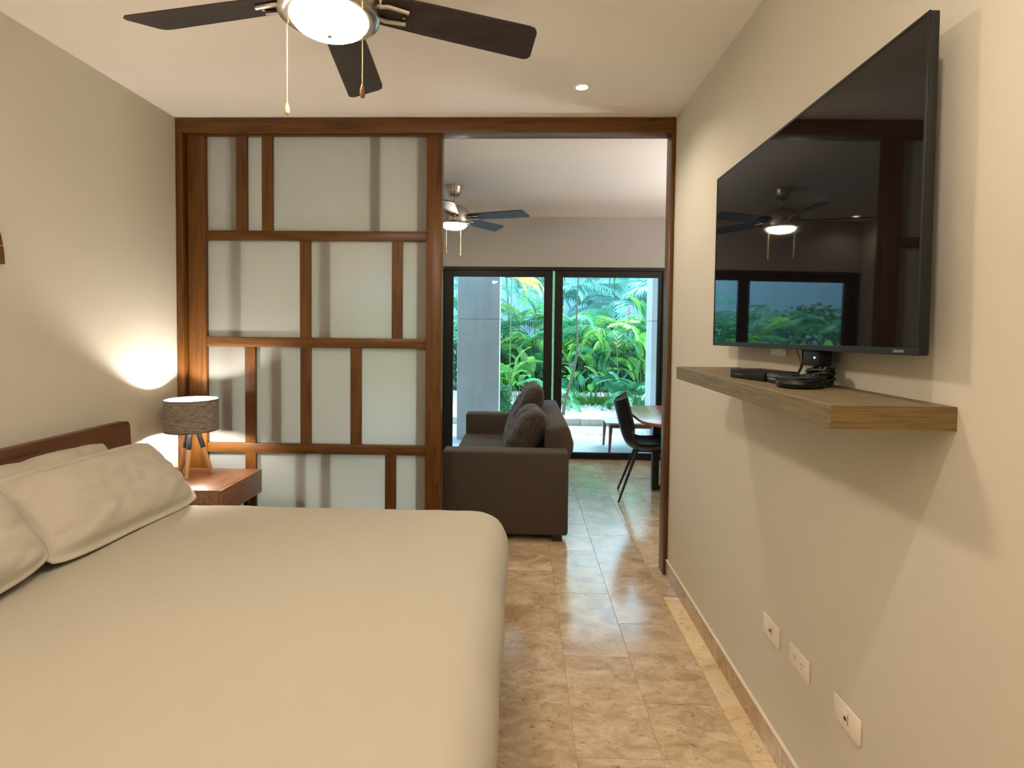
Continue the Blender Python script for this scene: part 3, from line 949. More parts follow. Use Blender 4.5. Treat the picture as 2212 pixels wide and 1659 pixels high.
# wooden wall ornament at the far left
wa = empty('wall_ornament', (XL, 1.73, 1.735), label='curved brown wooden wall ornament cut off at the left edge of the picture', cat='wall ornament')
RA = .462
for k in range(6):
    z0, z1 = k * .077, (k + 1) * .077 - .003
    prof_ = []
    for i in range(5):
        z = z0 + (z1 - z0) * i / 4
        prof_.append((math.sqrt(max(RA * RA - z * z, 1e-6)), z))
    out = [(1.73 + y_, 1.735 + z) for y_, z in prof_] + [(1.73 - y_, 1.735 + z) for y_, z in reversed(prof_)]
    n = len(out)
    vs = [(XL + .001, a, b_) for a, b_ in out] + [(XL + .026, a, b_) for a, b_ in out]
    MB().add(vs, [tuple(range(n)), tuple(reversed(range(n, 2 * n)))] + [(i, n + i, n + (i + 1) % n, (i + 1) % n) for i in range(n)]).build('slat', M['door_y'], wa, False)

# ------------------------------------------------------------------ sofa
so = empty('sofa', (-.1, 4.75, 0), label='dark grey-brown fabric sofa seen from its arm end through the opening', cat='sofa')
SX0, SX1 = -.545, .345
MB().box(SX0, SX1, 3.822, 4.000, .045, .632, .022, 4).build('arm', M['sofa'], so)
MB().box(SX0, SX1, 5.520, 5.700, .045, .632, .022, 4).build('arm', M['sofa'], so)
MB().box(SX0 + .01, SX1 - .02, 4.002, 5.518, .05, .26, .01, 2).build('seat_base', M['sofa'], so)
MB().box(SX0 - .015, SX1 - .14, 4.004, 4.760, .262, .430, .03, 4).build('seat_cushion', M['sofa'], so)
MB().box(SX0 - .015, SX1 - .14, 4.762, 5.516, .262, .430, .03, 4).build('seat_cushion', M['sofa'], so)
bk = MB()
prf = [(.205, .27), (.345, .27), (.352, .50), (.392, .60), (.396, .66), (.368, .755), (.350, .780), (.325, .788), (.215, .778), (.190, .765), (.185, .74), (.190, .50)]
n = len(prf)
ys = [4.004, 4.012, 4.03, 4.4, 5.0, 5.49, 5.508, 5.516]
ins = [.018, .007, 0, 0, 0, 0, .007, .018]
cxp, czp = .28, .54
for y_, i_ in zip(ys, ins):
    bk.v += [(cxp + (x - cxp) * (1 - i_ / .1), y_, czp + (z - czp) * (1 - i_ / .25)) for x, z in prf]
for j in range(len(ys) - 1):
    bk.f += [(j * n + i, j * n + (i + 1) % n, (j + 1) * n + (i + 1) % n, (j + 1) * n + i) for i in range(n)]
bk.f += [tuple(reversed(range(n))), tuple((len(ys) - 1) * n + i for i in range(n))]
bk.build('back_rest', M['sofa'], so)
for x in (SX0 + .06, SX1 - .075):
    for y_ in (3.90, 5.62):
        MB().box(x - .035, x + .035, y_ - .06, y_ + .04, .0, .046, .003, 1).build('foot', M['ring'], so)
def sofa_pillow(label, x, y_, wd, ht, th, lean, yaw_, seed):
    me = pillow_mesh(wd, ht, th, seed, flange=.0, pinch=.6, rnd_=1.1).mesh('throw_pillow', M['sofa_pillow'], (0, -ht / 2, 0), 'all')
    o = bpy.data.objects.new('throw_pillow', me)
    X = Vector((0, 1, 0)); Y = Vector((math.cos(lean), 0, math.sin(lean))); Z = X.cross(Y)
    o.matrix_world = Matrix.Translation(Vector((x, y_, .445))) @ (Matrix.Rotation(yaw_, 3, 'Z') @ Matrix((X, Y, Z)).transposed()).to_4x4()
    C.link(o)
    tag(o, label, 'pillow')
sofa_pillow('dark brown plush throw pillow against the sofa back, nearest the camera', -.075, 4.34, .60, .49, .25, math.radians(62), math.radians(5), 3)
sofa_pillow('tall dark grey throw pillow on the sofa behind the plush one', -.09, 4.96, .60, .62, .22, math.radians(66), math.radians(3), 6)

# ------------------------------------------------------------------ dining table and chair
tb = empty('dining_table', (1.55, 4.9, 0), label='dining table with rounded reddish wood top and black legs, right of the opening', cat='table')
def rrect(x0, x1, y0, y1, r, n=10):
    out = []
    for cx_, cy_, a0_ in ((x1 - r, y1 - r, 0), (x0 + r, y1 - r, 90), (x0 + r, y0 + r, 180), (x1 - r, y0 + r, 270)):
        for k in range(n + 1):
            a = math.radians(a0_ + 90 * k / n); out.append((cx_ + r * math.cos(a), cy_ + r * math.sin(a)))
    return out
MB().prism(rrect(.995, 1.99, 4.30, 5.46, .30), .722, .750, .006).build('table_top', M['table'], tb)
for y0 in (4.62, 5.12):
    q = MB()
    q.box(1.235, 1.295, y0, y0 + .06, 0.012, .722, .002, 1).box(1.72, 1.78, y0, y0 + .06, .012, .722, .002, 1)
    q.box(1.295, 1.72, y0, y0 + .06, .012, .05, .002, 1).box(1.295, 1.72, y0, y0 + .06, .68, .722, .002, 1)
    q.box(1.24, 1.29, y0 + .005, y0 + .055, 0, .012).box(1.725, 1.775, y0 + .005, y0 + .055, 0, .012)
    q.build('leg_frame', M['black'], tb)

def dining_chair(x, y_, rz, label):
    r = empty('dining_chair', (0, 0, 0), label=label, cat='chair')
    prof_ = [(-.250, .868, .30), (-.240, .845, .30), (-.222, .77, .285), (-.200, .68, .265), (-.172, .58, .24), (-.135, .50, .20), (-.075, .458, .13), (0, .445, .09), (.12, .452, .08), (.22, .462, .05), (.262, .455, .03)]
    P = spline([(a, b_, c_) for a, b_, c_ in prof_], 4)
    nw = 16
    def shell(off, name, m, wsc=1.0, rng=(0, 1), pr=None):
        rows_ = [p for i, p in enumerate(P) if rng[0] <= i / (len(P) - 1) <= rng[1]]
        vs, fs = [], []
        grid = []
        for i, p in enumerate(rows_):
            q0 = rows_[max(i - 1, 0)]; q1 = rows_[min(i + 1, len(rows_) - 1)]
            d = Vector((q1.x - q0.x, q1.y - q0.y)).normalized(); nrm = Vector((-d.y, d.x))   # points forward/up
            if nrm.y < 0 and abs(d.x) > .5: nrm = -nrm
            if abs(d.x) <= .5 and nrm.x < 0: nrm = -nrm
            half = (.205 if p.y > .6 else .225) * wsc
            if i < 2 and rng[0] == 0: half *= .90
            row = []
            for k in range(nw + 1):
                t = -1 + 2 * k / nw
                lift = abs(t) ** 2.2 * (.055 if p.y < .47 else .055 + .06 * min(1, (p.y - .47) / .15))
                row.append((p.x + nrm.x * (lift + off), t * half, p.y + nrm.y * (lift + off)))
            grid.append((row, nrm))
        n1 = nw + 1
        for th in (0, -.018 if pr is None else pr):
            for row, nrm in grid:
                for a in row: vs.append((a[0] + nrm.x * th, a[1], a[2] + nrm.y * th))
        R_ = len(grid)
        for s_ in (0, 1):
            for i in range(R_ - 1):
                for k in range(nw):
                    a = s_ * R_ * n1 + i * n1 + k
                    fs.append((a, a + 1, a + n1 + 1, a + n1))
        o_ = R_ * n1
        for i in range(R_ - 1):
            for k in (0, nw):
                a = i * n1 + k; fs.append((a, a + n1, a + n1 + o_, a + o_))
        for k in range(nw):
            for i in (0, R_ - 1):
                a = i * n1 + k; fs.append((a, a + 1, a + 1 + o_, a + o_))
        return MB().add(vs, fs).build(name, m, r)
    shell(0, 'shell', M['chair'])
    shell(.016, 'seat_pad', M['chair_pad'], .86, (.52, .97), -.012)
    for sx, sy in ((-1, -1), (-1, 1), (1, -1), (1, 1)):
        top_ = (.05 + sx * .10, sy * .10, .436); bot_ = (.03 + sx * .215 - (.02 if sx < 0 else -.02), sy * .200, 0)
        MB().tube([bot_, top_], [.008, .015], 12).build('leg', M['black'], r)
    MB().box(-.06, .16, -.11, .11, .428, .440, .003, 1).build('leg_plate', M['black'], r)
    r.location = (x, y_, 0)
    r.rotation_euler = (0, 0, rz)
    return r
M['chair_pad'] = mat('chair_pad', (.035, .040, .048), .5)
dining_chair(1.095, 4.925, math.radians(-9), 'black moulded dining chair tucked toward the dining table')

# ------------------------------------------------------------------ outside: terrace, columns, kerb, beds
struct('patio_floor', [(-8, 9, YW + .11, 7.50, -.12, -.004), (-8, 9, 7.83, 8.51, -.12, -.004), (-8, 9, 7.50, 7.83, -.12, -.03)], M['patio'])
def column(x0, x1, y0, y1, label, hname):
    r = empty('concrete_column', ((x0 + x1) / 2, (y0 + y1) / 2, 0), label=label, cat='column')
    z = -.004
    for z1 in (1.608, 3.3):
        MB().box(x0, x1, y0, y1, z, z1 - .006 * (z1 < 2), .004, 1).build('concrete_lift', M['concrete'], r, False)
        z = z1
    return r
column(-.848, -.284, 7.34, 7.69, 'wide grey concrete column outside behind the sofa', 0)
column(1.73, 2.25, 7.36, 7.69, 'grey concrete column outside at the right edge of the garden door', 1)
struct('roof_slab', [(-3.2, 4.5, YW + .16, 6.8, 3.0, 3.2), (-3.2, 4.5, YW + .0, YW + .16, CZ + .12, 3.2)], M['concrete'])
# pebble strip let into the terrace
def pebbles(n, x0, x1, y0, y1, z, r0, r1, name, label, cat, seed, zf=None):
    g = random.Random(seed)
    b = bmesh.new(); bmesh.ops.create_icosphere(b, subdivisions=1, radius=1)
    V0 = [v.co.copy() for v in b.verts]
    for i, v in enumerate(b.verts): v.index = i
    F0_ = [[v.index for v in f.verts] for f in b.faces]; b.free()
    q = MB()
    for _ in range(n):
        x, y_ = g.uniform(x0, x1), g.uniform(y0, y1)
        r = g.uniform(r0, r1); a = g.uniform(0, PI)
        s = Vector((r, r * g.uniform(.6, 1), r * g.uniform(.4, .7)))
        zz = z if zf is None else zf(x, y_)
        ca, sa = math.cos(a), math.sin(a)
        q.add([(x + v.x * s.x * ca - v.y * s.y * sa, y_ + v.x * s.x * sa + v.y * s.y * ca, zz + v.z * s.z) for v in V0], F0_)
    return q.build(name, M['gravel'], None, 'all', label=label, cat=cat, kind='stuff')
pebbles(2600, -1.2, 3.0, 7.51, 7.82, -.016, .018, .034, 'pebble_strip', 'band of pebbles let into the terrace behind the coffee table', 'pebbles', 3)
# kerb stones
kb = empty('kerb', (0, 8.7, 0), label='low stone kerb along the far edge of the terrace', cat='kerb')
x = -3.0
g = random.Random(5)
while x < 5:
    L_ = g.uniform(.38, .62)
    MB().box(x + .003, x + L_ - .003, 8.515 + g.uniform(0, .012), 8.86, -.03, .106 + g.uniform(-.006, .006), .008, 2).build('kerb_stone', M['kerb'], kb)
    x += L_
struct('garden_ground', [(-14, 18, 8.86, 22, -.12, .050)], M['gravel_bed'])
struct('planting_bed', [(-14, 18, 12.4, 22, .050, .085)], M['soil'])
pebbles(5200, -1.6, 3.9, 8.88, 12.4, .060, .022, .05, 'white_gravel', 'white gravel spread behind the kerb up to the plants', 'gravel', 11)
# grass strip: blades
def grass(n, x0, x1, y0, y1, z, h, name, label, seed):
    g = random.Random(seed); q = MB()
    for _ in range(n):
        x, y_ = g.uniform(x0, x1), g.uniform(y0, y1)
        a = g.uniform(0, 2 * PI); hh = h * g.uniform(.5, 1.2); wv = .006
        dx, dy = math.cos(a), math.sin(a); l = g.uniform(-.03, .03)
        q.add([(x - dx * wv, y_ - dy * wv, z), (x + dx * wv, y_ + dy * wv, z), (x + l, y_ + l, z + hh)], [(0, 1, 2)])
    return q.build(name, M['grass'], None, False, label=label, cat='grass', kind='stuff')
grass(6000, .6, 2.4, 10.3, 11.2, .05, .10, 'grass_patch', 'bright green grass patch in the white gravel by the small tree', 4)
# boundary wall tinted as sky haze, and a low grey building roof behind the plants
gw = empty('boundary_wall', (0, 17, 0), label='tall boundary wall tinted as pale blue sky haze far behind the palms', cat='wall')
x = -12.0
while x < 16:
    MB().box(x + .004, x + 1.996, 17.0, 17.2, .05, 3.6, .004, 1).build('wall_panel', M['gardenwall'], gw, False)
    x += 2.0
MB().box(-12, 16, 16.95, 17.25, 3.6, 3.68, .01, 1).build('coping', M['gardenwall'], gw, False)
hut = empty('garden_shed', (1.7, 14.5, 0), label='low dark grey garden shed half hidden behind the plants', cat='shed')
M['shedwall'] = rough_stone('shed_wall', (.10, .11, .12), (.06, .065, .07), 3)
M['shedroof'] = rough_stone('shed_roof', (.40, .45, .46), (.28, .32, .33), 3)
MB().box(1.05, 2.5, 14.2, 15.4, .08, 1.62, .01, 1).build('shed_wall', M['shedwall'], hut, False)
MB().box(.95, 2.6, 14.05, 15.5, 1.62, 1.70, .01, 1).build('shed_roof', M['shedroof'], hut, False)
# planter box behind the left column
pb = empty('planter_hedge', (-.35, 9.05, .05), label='small clipped dark green hedge block beside the left column', cat='hedge')
def leafcloud(n, boxes, size, seed, m, name, parent, round_=False):
    g = random.Random(seed); q = MB()
    for _ in range(n):
        x0, x1, y0, y1, z0, z1 = g.choice(boxes)
        if round_:
            while True:
                p = Vector((g.uniform(-1, 1), g.uniform(-1, 1), g.uniform(-1, 1)))
                if .45 < p.length < 1: break
            x, y_, z = (x0 + x1) / 2 + p.x * (x1 - x0) / 2, (y0 + y1) / 2 + p.y * (y1 - y0) / 2, (z0 + z1) / 2 + p.z * (z1 - z0) / 2
        else:
            x, y_, z = g.uniform(x0, x1), g.uniform(y0, y1), g.uniform(z0, z1)
        d = Vector((g.gauss(0, 1), g.gauss(0, 1), g.gauss(0, 1) - .3)).normalized()
        u = d.orthogonal().normalized() * size * g.uniform(.22, .34)
        L_ = d * size * g.uniform(.6, 1.25)
        p = Vector((x, y_, z))
        q.add([p, p + L_ * .5 + u, p + L_, p + L_ * .5 - u], [(0, 1, 2, 3)])
    return q.build(name, m, parent, False, kind='stuff')
leafcloud(2600, [(-.62, -.16, 8.9, 9.25, .06, .55)], .05, 8, M['hedge'], 'foliage', pb)
MB().box(-.60, -.18, 8.93, 9.22, .05, .50, .02, 1).build('clipped_core', M['hedge'], pb)

# ------------------------------------------------------------------ plants
def frond_mesh(L_, nl, leafl, droop, wdt, m, seed, up=.55):
    g = random.Random(seed); q = MB()
    pts = []
    for i in range(nl + 1):
        t = i / nl
        a = up - droop * t * 1.0
        if i == 0: pts.append(Vector((0, 0, 0)))
        else: pts.append(pts[-1] + Vector((math.cos(a), 0, math.sin(a))) * L_ / nl)
    q.tube(pts[::2] if len(pts) % 2 else pts[::2] + [pts[-1]], [.011 * L_ * (1 - .85 * i / (len(pts) // 2 + 1)) for i in range(len(pts[::2]) + (0 if len(pts) % 2 else 1))], 4)
    for i in range(3, nl + 1):
        t = i / nl
        p = pts[i]; d = (pts[i] - pts[i - 1]).normalized()
        ll = leafl * (math.sin(min(1, t * 1.25 + .12) * PI) ** .6 * .85 + .2) * g.uniform(.88, 1.1)
        for s_ in (-1, 1):
            side = Vector((0, s_, 0))
            dirv = (side * 1.0 + d * (.55 + .5 * t) + Vector((0, 0, -.10 + g.uniform(-.1, .1)))).normalized()
            sag = Vector((0, 0, -1))
            nrm = dirv.cross(Vector((0, 0, 1))).normalized() * wdt
            a = p; b_ = p + dirv * ll * .45 + sag * ll * .04; c_ = p + dirv * ll * .80 + sag * ll * .20; e = p + dirv * ll * .95 + sag * ll * .38
            tw = Vector((0, 0, wdt * .5))
            q.add([a, b_ + nrm + tw, b_ - nrm - tw, c_ + nrm * .8 + tw, c_ - nrm * .8 - tw, e], [(0, 1, 2), (1, 3, 4, 2), (3, 5, 4)])
    return q.mesh('frond', m, (0, 0, 0), False)
fr_cache = {}
def frond(kind, i):
    key = (kind, i % 3)
    if key not in fr_cache:
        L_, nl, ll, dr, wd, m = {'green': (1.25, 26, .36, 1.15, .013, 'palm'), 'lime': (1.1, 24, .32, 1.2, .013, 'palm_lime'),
                                'far': (2.0, 34, .55, 1.2, .017, 'palm_haze'), 'small': (.6, 20, .20, 1.5, .009, 'palm'), 'dry': (1.2, 20, .40, 1.9, .015, 'palm_dry')}[kind]
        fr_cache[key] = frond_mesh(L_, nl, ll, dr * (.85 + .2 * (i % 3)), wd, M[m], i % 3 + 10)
    return fr_cache[key]
def palm(x, y_, z0, hs, kinds, nf, label, seed, spread=.12, elev=(10, 65), scale=1.0, name='areca_palm', az=(0, 360), group=None):
    g = random.Random(seed)
    r = empty(name, (x, y_, z0), label=label, cat='palm', group=group)
    tips = []
    for k, h in enumerate(hs):
        dx, dy = g.uniform(-spread, spread), g.uniform(-spread, spread)
        top = Vector((x + dx * 2.2, y_ + dy * 2.2, z0 + h))
        P = [Vector((x + dx, y_ + dy, z0)), Vector((x + dx * 1.3, y_ + dy * 1.3, z0 + h * .5)), top]
        MB().tube(spline(P, 4), [.022 * scale - .001 * i for i in range(9)], 8).build('cane', M['stem'], r)
        tips.append(top)
    for i in range(nf):
        t = tips[i % len(tips)]
        o = bpy.data.objects.new('frond', frond(kinds[i % len(kinds)], i))
        o.parent = r
        o.location = t - Vector((x, y_, z0))
        a = math.radians(az[0] + (az[1] - az[0]) * ((i * .381966 * 1.0) % 1)) + g.uniform(-.25, .25)
        o.rotation_euler = (g.uniform(-.35, .35), -math.radians(g.uniform(*elev) - 30), a)
        s = scale * g.uniform(.8, 1.15)
        o.scale = (s, s, s)
        C.link(o)
    return r
def leaf_mesh(L_, W_, stalk, fold, bend, m, name='leaf', seed=0):
    q = MB(); rows_ = 8
    vs, fs = [], []
    cen = []
    ang = .9
    p = Vector((0, 0, 0))
    P = [p.copy()]
    for i in range(4):
        p = p + Vector((math.cos(1.1), 0, math.sin(1.1))) * stalk / 4; P.append(p.copy())
    q.tube(P, .006, 5)
    a = 1.0
    for i in range(rows_ + 1):
        t = i / rows_
        w_ = W_ / 2 * math.sin(min(1, t * .92 + .05) * PI) ** .75 * (1 - .25 * t)
        up = Vector((-math.sin(a), 0, math.cos(a)))
        wob = .03 * W_ * math.sin(i * 2.1 + seed)
        vs += [p + Vector((0, -w_, 0)) + up * (fold * w_ + wob), p + Vector((0, -w_ * .5, 0)) + up * fold * w_ * .35, p, p + Vector((0, w_ * .5, 0)) + up * fold * w_ * .35, p + Vector((0, w_, 0)) + up * (fold * w_ - wob)]
        p = p + Vector((math.cos(a), 0, math.sin(a))) * L_ / rows_
        a -= bend / rows_
    for i in range(rows_):
        for k in range(4):
            b_ = i * 5 + k
            fs.append((b_, b_ + 1, b_ + 6, b_ + 5))
    q.add(vs, fs)
    return q.mesh(name, m, (0, 0, 0), 'all')
lf_cache = {}
def broadplant(x, y_, z0, n, L_, W_, stalk, bend, mats, label, seed, height=0.0, elev=(-20, 45), name='broadleaf_plant', cat='plant', az=(0, 360), spread=.1):
    g = random.Random(seed)
    r = empty(name, (x, y_, z0), label=label, cat=cat)
    if height:
        for k in range(3):
            dx, dy = g.uniform(-spread, spread), g.uniform(-spread, spread)
            MB().tube([(x + dx * .5, y_ + dy * .5, z0), (x + dx, y_ + dy, z0 + height * g.uniform(.8, 1))], [.018, .010], 7).build('stem', M['stem'], r)
    for i in range(n):
        mk = mats[i % len(mats)]
        key = (L_, W_, stalk, bend, mk, i % 2)
        if key not in lf_cache:
            lf_cache[key] = leaf_mesh(L_, W_, stalk, .35, bend * (1 + .3 * (i % 2)), M[mk], seed=i)
        o = bpy.data.objects.new('leaf', lf_cache[key])
        o.parent = r
        o.location = (g.uniform(-spread, spread), g.uniform(-spread, spread), height * g.uniform(.25, 1) if height else 0)
        o.rotation_euler = (g.uniform(-.25, .25), -math.radians(g.uniform(*elev)), math.radians(az[0] + (az[1] - az[0]) * ((i * .381966) % 1)))
        s = g.uniform(.75, 1.2); o.scale = (s, s, s)
        C.link(o)
    return r

# palms right of the door slit and left of it
palm(.15, 11.4, .07, (1.5, 1.2, .9, 1.7), ('green', 'green', 'lime'), 22, 'dense green palm clump seen through the left leaf of the garden door', 21)
palm(-.75, 11.9, .07, (1.3, 1.8, 1.1), ('green',), 22, 'green palm clump partly behind the wide concrete column', 22)
palm(1.10, 11.6, .07, (1.2, .9, 1.5), ('green', 'lime'), 22, 'green palm clump right behind the thin garden tree', 23)
palm(1.95, 10.9, .07, (1.0, .7, 1.35), ('lime', 'green'), 24, 'lime green palm in the middle of the right door leaf', 24)
palm(2.95, 11.2, .07, (1.4, .9, 1.1), ('green', 'lime'), 22, 'green palm clump behind the right concrete column', 25)
palm(2.05, 9.75, .06, (.28, .20), ('small',), 18, 'small low palm in front of the plants, above the coffee table', 26, spread=.04, elev=(20, 70), scale=1.25)
palm(.55, 9.9, .06, (.30, .2), ('small',), 12, 'small feathery palm at the foot of the garden door slit', 27, spread=.04, elev=(10, 60), scale=1.2)
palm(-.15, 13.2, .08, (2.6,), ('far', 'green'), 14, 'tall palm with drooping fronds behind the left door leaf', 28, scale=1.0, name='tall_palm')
palm(.95, 14.6, .08, (2.2, 2.9), ('far',), 18, 'tall haze-tinted blue-green palm behind the door slit', 29, scale=1.05, name='tall_palm')
palm(2.6, 14.2, .08, (2.0, 2.9), ('far',), 20, 'tall haze-tinted blue-green palm behind the right door leaf', 30, scale=1.1, name='tall_palm')
palm(4.3, 14.8, .08, (2.4, 3.0), ('far',), 16, 'tall haze-tinted palm far right, mostly behind the right column', 31, scale=1.1, name='tall_palm')
palm(-2.0, 14.0, .08, (2.4, 2.0), ('far', 'green'), 16, 'tall haze-tinted palm left of the wide concrete column', 32, scale=1.1, name='tall_palm')
palm(-.22, 10.4, .07, (2.35,), ('dry',), 4, 'bare palm stem with yellow dried fronds beside the wide column', 33, scale=.62, name='dry_palm', az=(-40, 60), elev=(10, 40))
palm(-2.6, 10.9, .07, (1.3, .9), ('green', 'lime'), 18, 'green palm clump left of the wide concrete column', 34)

broadplant(2.25, 10.3, .06, 16, .52, .20, .20, .9, ('broad_pale', 'broad'), 'large yellow-green broadleaf plant at the centre of the right door leaf', 41, height=.9, elev=(-10, 35), spread=.16)
broadplant(2.55, 10.9, .06, 18, .60, .18, .18, 1.0, ('broad', 'broad_dark', 'broad'), 'tall green ginger plant with long pointed leaves beside the right column', 42, height=1.55, elev=(0, 45), spread=.22, name='ginger_plant')
broadplant(1.45, 10.6, .06, 14, .50, .22, .22, 1.0, ('broad_pale', 'broad', 'broad_dark'), 'broad striped-leaf plant right of the thin garden tree', 43, height=.75, spread=.15)
broadplant(1.05, 10.1, .06, 20, .24, .19, .16, .8, ('broad_dark', 'broad'), 'low round-leaved plant behind the thin garden tree', 44, height=.45, spread=.28)
broadplant(1.65, 9.9, .06, 18, .26, .17, .16, .9, ('broad_dark', 'broad_dark', 'broad'), 'low dark round-leaved plant in front of the striped-leaf plant', 45, height=.35, spread=.30)
broadplant(.05, 10.9, .06, 18, .55, .22, .2, 1.1, ('broad', 'broad_pale'), 'bright green broadleaf plant low behind the left door leaf', 46, height=.45, spread=.3)
broadplant(-.30, 10.5, .06, 14, .42, .13, .2, 1.3, ('broad', 'palm_lime'), 'arching strap-leaved plant next to the wide column', 47, height=.25, spread=.2)
broadplant(.45, 11.2, .06, 16, .60, .20, .3, .9, ('broad_dark', 'broad'), 'dark green broadleaf plant just left of the door slit', 48, height=.55, spread=.25)
broadplant(3.0, 10.4, .06, 16, .50, .17, .2, 1.0, ('broad_dark', 'broad'), 'dark leafy plant hidden behind the right column', 49, height=.8, spread=.25)
broadplant(-1.9, 10.3, .06, 16, .50, .2, .2, 1.0, ('broad', 'broad_dark'), 'green broadleaf plant left of the wide column', 50, height=.6, spread=.3)
palm(-3.1, 11.3, .07, (1.2, .9, 1.6), ('green', 'lime'), 20, 'green palm clump well to the left of the wide column', 35)
palm(-4.5, 10.6, .07, (1.0, 1.5, .7), ('green',), 20, 'green palm clump at the far left of the garden', 36)
broadplant(-3.4, 10.0, .06, 16, .55, .2, .2, 1.0, ('broad', 'broad_pale'), 'bright broadleaf plant at the far left of the garden', 51, height=.7, spread=.3)
broadplant(-4.8, 9.8, .06, 14, .55, .2, .2, 1.0, ('broad_dark', 'broad'), 'dark broadleaf plant at the far left end of the gravel', 52, height=.7, spread=.3)
# ginger flower
gf = empty('ginger_flower', (2.12, 10.75, .06), label='pink ginger flower spike above the right door plants', cat='flower')
MB().tube([(2.12, 10.75, .06), (2.10, 10.74, 1.0), (2.07, 10.72, 1.76)], [.012, .009, .007], 6).build('stem', M['stem'], gf)
q = MB()
for k in range(14):
    z = 1.74 + k * .013; a = k * 2.4; r_ = .034 * (1 - (k / 16) ** 2) + .006
    q.add([(2.07, 10.72, z), (2.07 + r_ * math.cos(a - .5), 10.72 + r_ * math.sin(a - .5), z + .02), (2.07 + r_ * .8 * math.cos(a), 10.72 + r_ * .8 * math.sin(a), z + .055), (2.07 + r_ * math.cos(a + .5), 10.72 + r_ * math.sin(a + .5), z + .02)], [(0, 1, 2, 3)])
q.build('bracts', M['bract'], gf, False)
of = empty('heliconia_flower', (1.80, 10.2, .06), label='orange heliconia flower among the leaves of the right door leaf', cat='flower')
MB().tube([(1.80, 10.2, .06), (1.79, 10.2, .7), (1.76, 10.18, 1.30)], [.010, .008, .006], 6).build('stem', M['stem'], of)
q = MB()
for k in range(6):
    z = 1.16 + k * .04; s_ = (-1) ** k
    q.add([(1.77, 10.18, z), (1.77 + s_ * .05, 10.17, z + .045), (1.77 + s_ * .085, 10.17, z + .075), (1.77, 10.18, z + .03)], [(0, 1, 2, 3)])
q.build('bracts', M['orange_bract'], of, False)
# thin forked garden tree in front
tr = empty('young_tree', (.72, 8.98, .05), label='thin forked garden tree standing in the gravel by the door handle', cat='tree')
q = MB()
q.tube(spline([(.70, 8.98, .05), (.74, 8.98, .35), (.83, 8.99, .68), (.90, 9.0, 1.00), (.92, 9.0, 1.30), (.90, 9.0, 1.72), (.93, 9.0, 2.6)], 5), [.030 - .0007 * i for i in range(31)], 9)
q.tube(spline([(.865, 9.0, .86), (.80, 8.98, .90), (.72, 8.97, .93), (.63, 8.95, .92)], 4), [.015 - .0007 * i for i in range(13)], 7)
q.tube(spline([(.90, 9.0, 1.04), (.97, 9.02, 1.14), (1.00, 9.02, 1.30)], 4), [.014, .013, .012, .011, .010, .009, .008, .007, .006], 7)
q.build('trunk', M['bark'], tr, 'all')
leafcloud(420, [(.50, 1.4, 8.8, 9.2, 2.55, 3.2)], .09, 14, M['broad'], 'crown', tr, True)
t2 = empty('slim_tree', (.50, 9.2, .05), label='slim bare trunk just right of the door slit', cat='tree')
MB().tube(spline([(.56, 9.2, .05), (.55, 9.2, .5), (.545, 9.2, 1.0), (.53, 9.2, 2.6)], 5), [.034 - .001 * i for i in range(16)], 9).build('trunk', M['stem'], t2, 'all')
leafcloud(260, [(.25, .85, 9.0, 9.4, 2.5, 3.0)], .08, 15, M['hedge'], 'crown', t2, True)
br = empty('bare_shrub', (-.05, 8.98, .05), label='small dark bare shrub in the gravel beside the hedge block', cat='shrub')
q = MB(); g = random.Random(4)
for k in range(9):
    a = g.uniform(0, 2 * PI); h = g.uniform(.25, .55)
    p0 = Vector((-.05, 8.98, .05)); p1 = p0 + Vector((.08 * math.cos(a), .06 * math.sin(a), h * .5)); p2 = p0 + Vector((.22 * math.cos(a), .15 * math.sin(a), h))
    q.tube([p0, p1, p2], [.012, .008, .003], 5)
    for s_ in (-1, 1):
        q.tube([p1, p1 + Vector((s_ * .08, .03, .10)), p1 + Vector((s_ * .10, .05, .20))], [.006, .004, .002], 4)
q.build('branches', M['bark'], br)
# hedges and bushes filling the back
def bush(x0, x1, y0, y1, z0, z1, m, label, seed, n=2200, size=.13):
    r = empty('bush', ((x0 + x1) / 2, (y0 + y1) / 2, z0), label=label, cat='bush')
    leafcloud(n, [(x0, x1, y0, y1, z0, z1)], size, seed, M[m], 'foliage', r, True)
    q = MB(); cx_, cy_ = (x0 + x1) / 2, (y0 + y1) / 2
    for k in range(4):
        q.tube([(cx_, cy_, z0 if z0 < .2 else .08), (cx_ + (k - 1.5) * (x1 - x0) * .12, cy_, (z0 + z1) / 2)], [.03, .012], 6)
    q.build('branches', M['bark'], r)
bush(2.15, 3.6, 10.0, 11.0, .0, 1.25, 'hedge', 'dense dark green bush against the right column', 61, 2600, .10)
bush(-.9, .7, 12.2, 13.2, .0, 1.35, 'hedge', 'dark green bush low behind the palms of the left door leaf', 62, 2600)
bush(.6, 2.0, 12.4, 13.4, .0, 1.45, 'hedge', 'dark green bush behind the thin garden tree', 63, 2600)
bush(1.9, 3.5, 12.6, 13.6, .0, 1.75, 'broad_dark', 'tall green bush behind the ginger plant', 64, 2800)
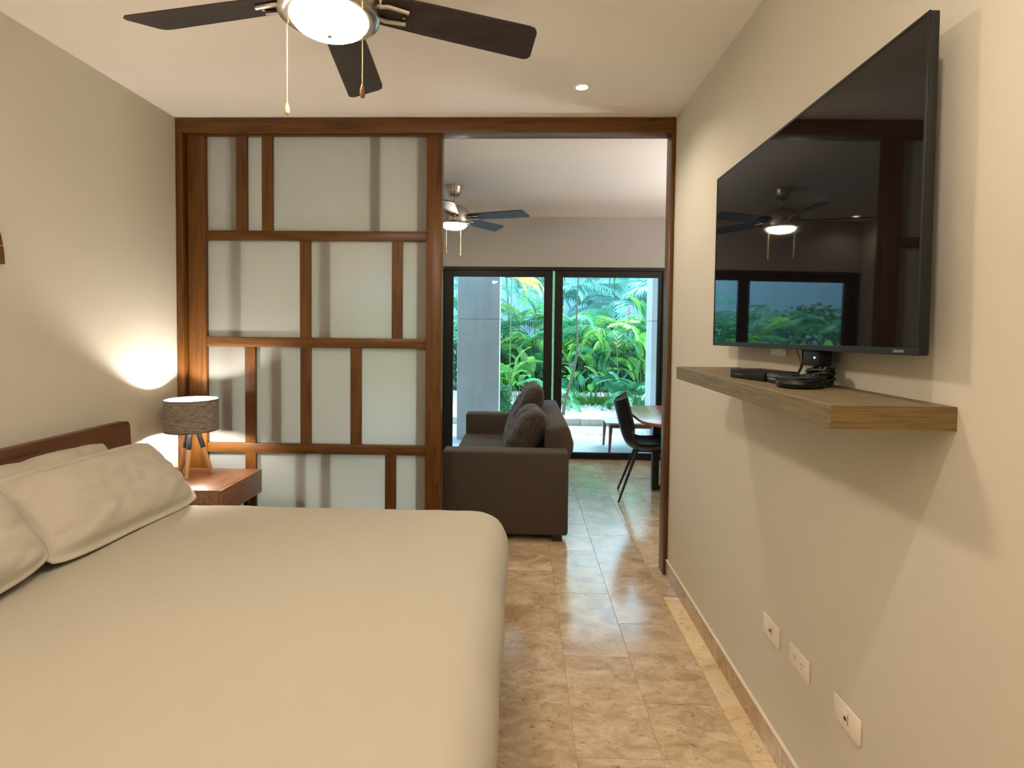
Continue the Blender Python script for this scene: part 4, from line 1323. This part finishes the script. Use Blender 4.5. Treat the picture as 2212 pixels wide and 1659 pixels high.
bush(-3.4, -.9, 12.2, 13.4, .0, 1.9, 'hedge', 'dark green bush behind the wide concrete column', 65, 2600)
bush(-6.4, -3.6, 12.2, 13.6, .0, 2.2, 'hedge', 'tall dark green bush at the far left of the garden', 67, 2600)
bush(3.2, 5.4, 12.2, 13.4, .0, 2.0, 'hedge', 'tall dark green bush behind the right column', 66, 2400)

# ------------------------------------------------------------------ terrace furniture
ct = empty('coffee_table', (1.55, 6.9, 0), label='low outdoor coffee table with a white top and wooden legs on the terrace', cat='table')
MB().box(1.045, 2.05, 6.62, 7.18, .352, .372, .004, 1).build('table_top', M['whitetop'], ct)
for x, y_ in ((1.085, 6.665), (1.085, 7.135), (2.0, 6.665), (2.0, 7.135)):
    MB().tube([(x, y_, -.004), (x + (.015 if x < 1.5 else -.015), y_, .345)], [.014, .024], 12).build('leg', M['teak'], ct)
q = MB().box(1.12, 1.98, 6.655, 6.675, .300, .351, .002, 1).box(1.12, 1.98, 7.125, 7.145, .300, .351, .002, 1)
q.box(1.08, 1.10, 6.69, 7.11, .300, .351, .002, 1).box(1.985, 2.005, 6.69, 7.11, .300, .351, .002, 1)
q.build('apron', M['teak'], ct)
oc = empty('garden_chair', (2.05, 8.15, 0), label='round-backed metal garden chair on the terrace behind the coffee table', cat='chair')
M['alu'] = mat('pale_metal', (.55, .57, .6), .3, .8)
q = MB()
P = []
for k in range(17):
    a = PI * k / 16
    P.append((2.07 - .25 * math.cos(a), 8.25 + .05 * math.sin(a), .44 + .12 * math.sin(a) ** .7))
q.tube(P, .012, 8)
q.build('back_rail', M['alu'], oc)
MB().lathe([(0, .40), (.22, .40), (.23, .41), (.22, .425), (0, .425)], (2.07, 8.02, 0), 28, cap=False).build('seat', M['whitetop'], oc)
for sx, sy in ((-.2, -.12), (.2, -.12), (-.24, .22), (.24, .22)):
    MB().tube([(2.07 + sx, 8.02 + sy, -.004), (2.07 + sx * .85, 8.02 + sy * .85, .41)], .010, 8).build('leg', M['alu'], oc)
